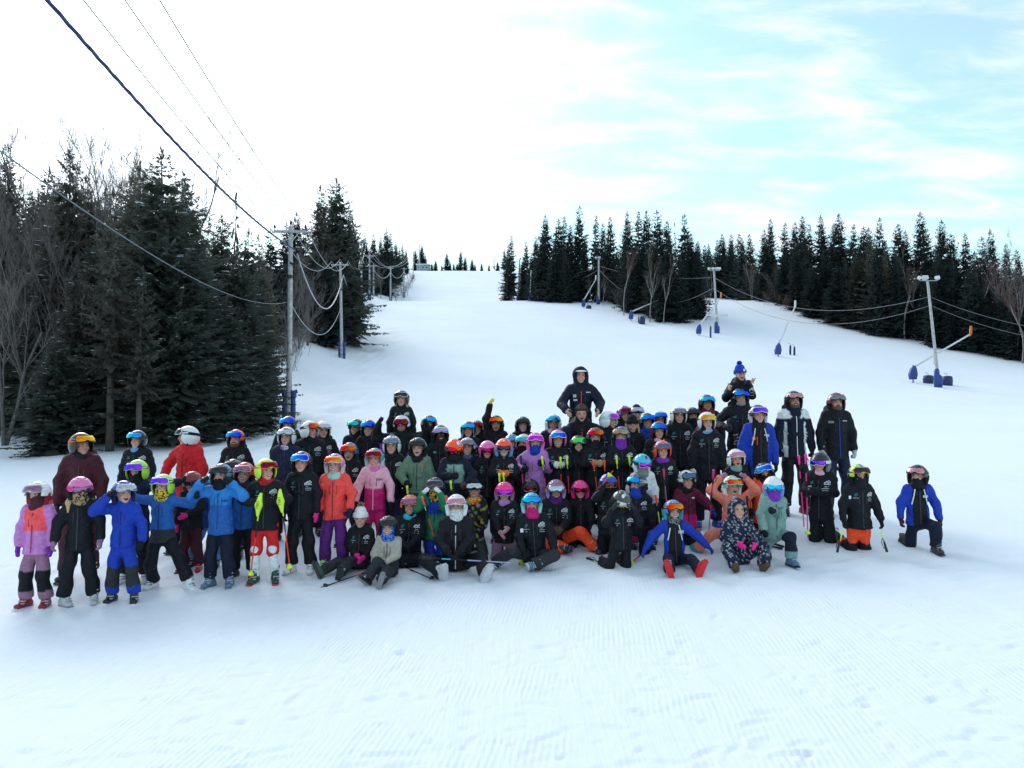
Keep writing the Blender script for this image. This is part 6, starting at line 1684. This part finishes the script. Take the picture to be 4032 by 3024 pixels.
 dict(n='smiling woman in white helmet with gold-grey goggles in the back row', x=2672, y=1596, d=11.6, pose=S, hel=('r','white'), gog=('up','grey','black'), jk=TM, tr=('black',), mouth='s', hair=(('hair_long','brown'),)),
 dict(n='person in black helmet and black mask right of the smiling white helmet', x=2727, y=1599, d=12.1, pose=S, hel=('v','black'), gog=('up','smoke','black'), nk=('m','black'), jk=('plain','black'), tr=('black',)),
 dict(n='tall youth in red jacket with pale grey neck warmer and blue goggles', x=2783, y=1549, d=12.3, pose=S, hel=('v','black'), gog=('up','lens_c','black'), nk=('g','lgrey'), jk=('two','dred','black','black'), tr=('black',), mouth='n', skin='skin2'),
 dict(n='person in white helmet with yellow goggles and pale blue neck warmer', x=2783, y=1617, d=10.8, pose=S, hel=('r','white'), gog=('up','gold','white'), nk=('g','lblue','lgrey'), jk=TM, tr=('black',), mouth='n', gL=('relax','white'), bt=('royal','orange'), hem=.09),
 dict(n='girl in maroon and pink jacket with white and black helmet kneeling', x=2704, y=1846, d=9.9, pose=K, hy=12, hel=('v','white','black'), gog=('up','steel','black'), nk=('g','black'), jk=('two','wine','mag','wine'), cut=.10, tr=('black',), mouth='s', gl=('mitten','royal'), aR=(.16,.08,-.18), marks=(('logo_print',.055,-.06,.03,.016,'white'),), stick=((-30,.105,.028,'black'),)),
 dict(n='boy in blue helmet with orange goggles sitting with red boot soles forward', x=2650, y=1960, d=9.1, pose=SI, hy=6, lean=-8, hel=('v','lblue','teal'), gog=('up','fire','char'), nk=('B','char','grey'), jk=('race','black','royal'), tr=('dnavy',), gl=('relax','royal'), aL=(.20,.06,-.24), aR=(.28,.06,-.26), bt=('red','red'), mouth='s', lL=((.13,-.40,.055),(.3,-.2,1)), lR=((.14,-.40,.055),(.3,-.2,1)), marks=(('chest_print',.06,-.08,.06,.03,'lgrey'),)),
 dict(n='shouting girl in peach jacket holding both hands on her teal helmet', x=2882, y=1867, d=9.6, pose=HE, hy=8, hel=('v','mint','white'), gog=('up','fire','white'), hair=(('hair_long','blond'),), jk=('plain','peach'), tr=('peach',), mouth='o', gl=('grip','mauve'), aL=(.05,.06,.19), aR=(.05,.06,.19), bt=('teal','teal'), lL=((.34,-.02,.05),(.9,-.8,.1))),
 dict(n='toddler in navy snowsuit with white confetti pattern and magenta mittens', x=2905, y=1948, d=9.0, pose=SI, hel=('hood',), jk=('confetti','navy'), tr=('navy',), gl=('mitten','hot'), mouth='n', aL=(-.02,.16,-.18), aR=(.02,.18,-.18), bt=('brown','tan','snow'), H=1.22, lL=((.12,-.30,.06),(.5,-.2,.9)), lR=((.16,-.26,.06),(.6,-.2,.8))),
 dict(n='child in white helmet with rose goggles and grey neck warmer', x=2898, y=1762, d=10.0, pose=S, hr=-4, hel=('r','white'), gog=('up','rose','white'), nk=('g','seafoam'), jk=TM, tr=('black',), mouth='o'),
 dict(n='bearded smiling man in blue goggles carrying a boy on his shoulders', x=2913, y=1524, d=11.5, pose=S, hel=('v','navy'), gog=('up','lens_b','black'), nk=('g','lblue'), jk=TM, tr=('black',), mouth='s', beard='grey', skin='skin2', gl=('grip','char'), aL=(.08,.12,-.14), aR=(.05,.1,-.2), fat=1.08),
 dict(n='boy in navy pompom hat and glasses on shoulders making hand signs', x=2915, y=1437, d=11.65, pose=RD, H=1.42, hr=-4, hel=('beanie','royal','royal'), stick=('white',), glasses=1, jk=TM, tr=('black',), mouth='o', gl=('shaka','skin'), aL=(.07,.15,-.09), aR=(-.05,.16,.0), hdL=(-.2,-.3,1), hdR=(.9,-.3,.5), bt=('black',), lL=((.12,-.20,-.26),(.6,-1,.2)), lR=((.12,-.20,-.26),(.6,-1,.2))),
 dict(n='youth in blue and black race jacket with rainbow goggles and white strap', x=2985, y=1589, d=10.8, pose=S, hel=('v','black','lgrey'), gog=('up','lens_v','white','white'), jk=('race','black','royal'), tr=('black',), mouth='n', hem=.08, marks=(('patch',-.055,-.10,.025,.025,'orange'),('zip_pull',-.03,-.12,.008,.07,'lred'),('chest_print',.055,-.075,.05,.022,'lgrey'))),
 dict(n='child in orange-red jacket with tilted head and blue goggles behind the seafoam jacket', x=3010, y=1815, d=9.9, pose=K, hr=-18, hy=-12, hel=('v','black'), gog=('up','lens_b','white','white'), nk=('b','black'), jk=('plain','neonor'), tr=('black',), gl=('relax','black'), aL=(.10,.10,-.22)),
 dict(n='child in seafoam suit with navy knee patches kneeling, hand on the chest', x=3045, y=1869, d=9.15, pose=HF, down=-1, hy=-10, hel=('v','white','lblue'), gog=('on','lens_c','steel','lblue'), nk=('m','violet'), jk=('plain','seafoam'), tr=('seafoam','dnavy'), gl=('grip','black'), aL=(.06,.14,-.28), aR=(-.12,.15,-.10), bt=('steel','black'), txt=(('HH',.05,-.075,.032,'navy'),), fat=1.1),
 dict(n='smiling man in navy puffy jacket with white shoulders and side panels', x=3125, y=1534, d=11.5, pose=S, hel=('v','black'), gog=('up','rose','black'), jk=('yokew','dnavy','white'), zip='white', tr=('black',), mouth='s', beard='brown', skin='skin2', gl=('grip','black')),
 dict(n='girl in black helmet with white goggle strap and rose neck warmer kneeling in profile', x=3228, y=1775, d=9.9, pose=K, hy=-40, by=-35, hel=('v','black','grey'), gog=('on','lens_v','white','white'), nk=('g','lpink'), jk=TM, tr=('black',), gl=('grip','black'), aL='P', aR='P', mouth='n', bt=('white','lgrey')),
 dict(n='bearded man in dark red helmet, black jacket and blue trousers at the right', x=3292, y=1541, d=11.4, pose=S, hy=-5, hel=('v','dred','black'), gog=('up','grey','black','white'), jk=('plain','black'), tr=('navy',), zip='royal', mouth='n', beard='brown', gl=('grip','lgrey'), marks=(('chest_print',-.065,-.07,.04,.018,'grey'),('name_print',.05,-.06,.045,.008,'lgrey')), aL='d', aR='d', bt=('black',)),
 dict(n='child in lime helmet with orange goggles kneeling in bright orange trousers', x=3381, y=1822, d=9.5, pose=K, hel=('v','lime','black'), gog=('up','smoke','orange'), nk=('b','black'), jk=TM, tr=('neonor','black'), gl=('relax','black'), aL='d2', aR='d2', marks=(('crest',-.105,-.09,.022,.03,'white'),), stick=((0,.135,.02,'lblue'),), fat=1.08),
 dict(n='child in blue and black race jacket on one knee at the far right end', x=3612, y=1824, d=9.5, pose=HF, down=-1, hy=-42, by=-12, hel=('v','black'), gog=('up','rose','black','char'), nk=('m','black'), jk=('race','black','royal'), tr=('dnavy',), gl=('relax','maroon'), aL='d2', aR='d2', bt=('char',), marks=(('chest_print',.05,-.08,.05,.024,'lgrey'),), hem=.03),
]
for g_ in GM:
    person(**g_)

# ------------------------------------------------------------------ ski poles
def ski_pole(a, b, label, shaft, grip, basket='neon', low=None, guard=None, txt=None, up=True):
    """a: grip end, b: tip end (world)"""
    a, b = np.asarray(a, float), np.asarray(b, float)
    L = np.linalg.norm(b - a); ax = (a - b) / L
    R = frame(ax, A3(.05, 1, .02))
    e = bpy.data.objects.new('ski_pole', None); COL.objects.link(e)
    e.matrix_world = m4(R, b); e.empty_display_size = .1
    tag(e, label, 'ski pole', 'ski poles held or lying among the group')
    m = MB(); n = 10
    for i in range(n):
        z0, z1 = L * i / n * .98, L * (i + 1) / n * .98
        c = CN[shaft] if (i >= n * .45 or low is None) else CN[low]
        if i >= n * .45 and i != 7: c = CN['black']
        m.tube([(0, 0, z0), (0, 0, z1)], .0072, 6, c, caps=(i in (0, n - 1)))
    link('shaft', m.mesh('pole_shaft', M['print'], True), e)
    m = MB(); m.tube([(0, 0, L - .11), (0, 0, L - .08), (0, 0, L - .045), (0, 0, L), (0, 0, L + .012)], [.010, .014, .013, .017, .010], 8)
    link('grip', m.mesh('pole_grip', M['plast'], True), e, None, C4(grip))
    if basket:
        m = MB(); m.tube([(0, 0, .05), (0, 0, .062), (0, 0, .075), (0, 0, .10)], [.030, .034, .026, .010], 10); link('basket', m.mesh('pole_basket', M['plast'], True), e, None, C4(basket))
    m = MB(); m.tube([(0, 0, L - .01), (.03, -.012, L - .06), (.035, -.012, L - .12), (.01, -.01, L - .16), (0, 0, L - .05)], .005, 4); link('strap', m.mesh('pole_strap', M['plast']), e, None, C4('black'))
    if guard:
        V, Fq = sdf_mesh([('c', A3(0, -.012, .0 + L - .02), A3(0, -.03, L - .12), .022, .038), ('c', A3(0, -.03, L - .12), A3(0, -.02, L - .23), .038, .016)], .009, .02)
        go = link('hand_guard', new_mesh('hand_guard', V, Fq, M['plast']), e, None, C4(guard))
        if txt:
            Vt, Ft = text_geo(txt)
            pts = [(-v[1] * .042 * -1, -.074, L - .11 + v[0] * .042) for v in Vt]
            link('lettering', new_mesh('lettering', pts, Ft, M['print'], np.tile(CN['black'], (len(pts), 1)), smooth=False), go)
    return e
def pp(gx, gy, tx, ty, d, *a, d2=None, **k):
    ski_pole(at(gx, gy, d), at(tx, ty, d2 or d), *a, **k)
def gp(px, py, lift=.03):
    p = hit(px, py); p[2] += lift; return p
pp(1028, 1945, 984, 2283, 8.42, 'neon-guarded pole with lettering in the left hand of the boy in red shorts', 'neon', 'neon', 'neon', 'lred', guard='neon', txt='LEKI')
pp(1103, 1930, 1144, 2256, 8.45, 'neon-guarded pole with lettering in the right hand of the boy in red shorts', 'neon', 'neon', 'neon', 'lred', guard='neon', txt='LEKI')
ski_pole(gp(1462, 2262, .05), gp(1262, 2322, .02), 'navy pole with orange lettering lying before the sitting pompom girl', 'neonor', 'black', 'navy', 'navy')
ski_pole(gp(1545, 2228, .05), gp(1712, 2292, .02), 'navy and orange pole lying to the right of the beige jacket', 'neonor', 'black', 'navy', 'navy')
pp(1665, 2196, 2010, 2216, 8.62, 'pale cyan and violet pole across the lap of the white mask', 'cyan', 'black', None, 'lav')
pp(1662, 1958, 1712, 2122, 9.22, 'red pole hanging from the left hand of the blue and green jacket', 'neon', 'coral', None, 'lred')
pp(1757, 1955, 1764, 2075, 9.22, 'red pole hanging from the right hand of the blue and green jacket', 'neon', 'coral', None, 'lred')
ski_pole(gp(2132, 2168, .06), gp(2042, 2229, .02), 'pink pole with neon basket, left of two lying by the turquoise helmet', 'neon', 'black', 'neon', 'hot')
ski_pole(gp(2192, 2158, .06), gp(2095, 2208, .02), 'pink pole with neon basket, right of two lying by the turquoise helmet', 'neon', 'black', 'neon', 'hot')
ski_pole(gp(2312, 2208, .03), gp(2433, 2242, .02), 'red and black pole lying alone on the snow in the centre', 'neon', 'black', 'neon', 'hot')
ski_pole(gp(2545, 2183, .05), gp(2478, 2228, .02), 'red pole with neon basket beside the sitting boy in red boots', 'neon', 'lred', 'neon', 'lred')
pp(2050, 1797, 2062, 1935, 10.2, 'pole in the left hand of the lilac jacket', 'neon', 'black', None, 'hot')
pp(2134, 1800, 2154, 1960, 10.15, 'pink and neon pole in the right hand of the lilac jacket', 'neon', 'neon', None, 'hot')
pp(2207, 1802, 2210, 1930, 10.25, 'left pole of the girl with white gloves', 'neon', 'neon', None, 'lred')
pp(2232, 1800, 2241, 1945, 10.25, 'right pole of the girl with white gloves', 'neon', 'neon', None, 'lred')
pp(2336, 1818, 2352, 1935, 10.15, 'left red-gripped pole of the child with red goggles', 'neon', 'lred', None, 'lred')
pp(2380, 1815, 2384, 1930, 10.15, 'right red-gripped pole of the child with red goggles', 'neon', 'lred', None, 'lred')
pp(2427, 1797, 2442, 1950, 10.05, 'left pole of the child in the blue helmet with copper goggles', 'neon', 'neon', None, 'lred')
pp(2477, 1797, 2490, 1920, 10.05, 'right pole of the child in the blue helmet with copper goggles', 'neon', 'neon', None, 'lred')
pp(1966, 1866, 1970, 1960, 10.0, 'left pole of the child in the orange helmet with blue goggles', 'black', 'neon', None)
pp(1982, 1864, 1990, 1960, 10.0, 'right pole of the child in the orange helmet with blue goggles', 'black', 'neon', None)
pp(1774, 1896, 1786, 2010, 9.7, 'neon pole held by the child with the red lens', 'neon', 'neon', None)
pp(1603, 1915, 1612, 2020, 9.8, 'neon-gripped pole in front of the sage green jacket', 'neon', 'neon', None)
pp(2330, 1965, 2414, 1853, 9.30, 'upturned red pole with neon basket above the royal blue helmet', 'lred', 'black', 'neon')
pp(2582, 1952, 2600, 2075, 9.35, 'red-gripped pole between the profile child and the red boots', 'neon', 'lred', None)
pp(2613, 1850, 2624, 1975, 9.75, 'pole with raspberry grip in front of the coral helmet child', 'mauve', 'mag', None)
pp(2810, 1852, 2789, 2120, 9.5, 'long raspberry pole standing in the snow beside the maroon jacket', 'mag', 'mag', None)
pp(2941, 1955, 2946, 2040, 9.35, 'neon and orange pole behind the confetti snowsuit', 'neon', 'black', None, 'neonor')
pp(3006, 1952, 2985, 2105, 9.45, 'orange pole left of the seafoam suit', 'neonor', 'black', None)
ski_pole(gp(3078, 2172, .04), gp(2985, 2150, .03), 'pink and black pole lying in front of the seafoam knee', 'hot', 'black', None)
ski_pole(gp(3084, 2165, .04), gp(2995, 2135, .03), 'second black pole lying behind the pink one at the seafoam knee', 'black', 'black', None)
pp(3145, 1796, 3166, 2075, 9.6, 'left pink-gripped pole of the kneeling girl in the rose neck warmer', 'hot', 'hot', None, 'hot')
pp(3172, 1792, 3181, 2119, 9.58, 'right pink-gripped pole with neon basket of the kneeling girl', 'hot', 'hot', 'neon', 'hot')
pp(3297, 2172, 3318, 2088, 9.12, 'upturned short pole in the left hand of the orange trousers', 'neon', 'black', None)
pp(3492, 2170, 3468, 2088, 9.12, 'upturned short pole in the right hand of the orange trousers', 'neon', 'black', None)
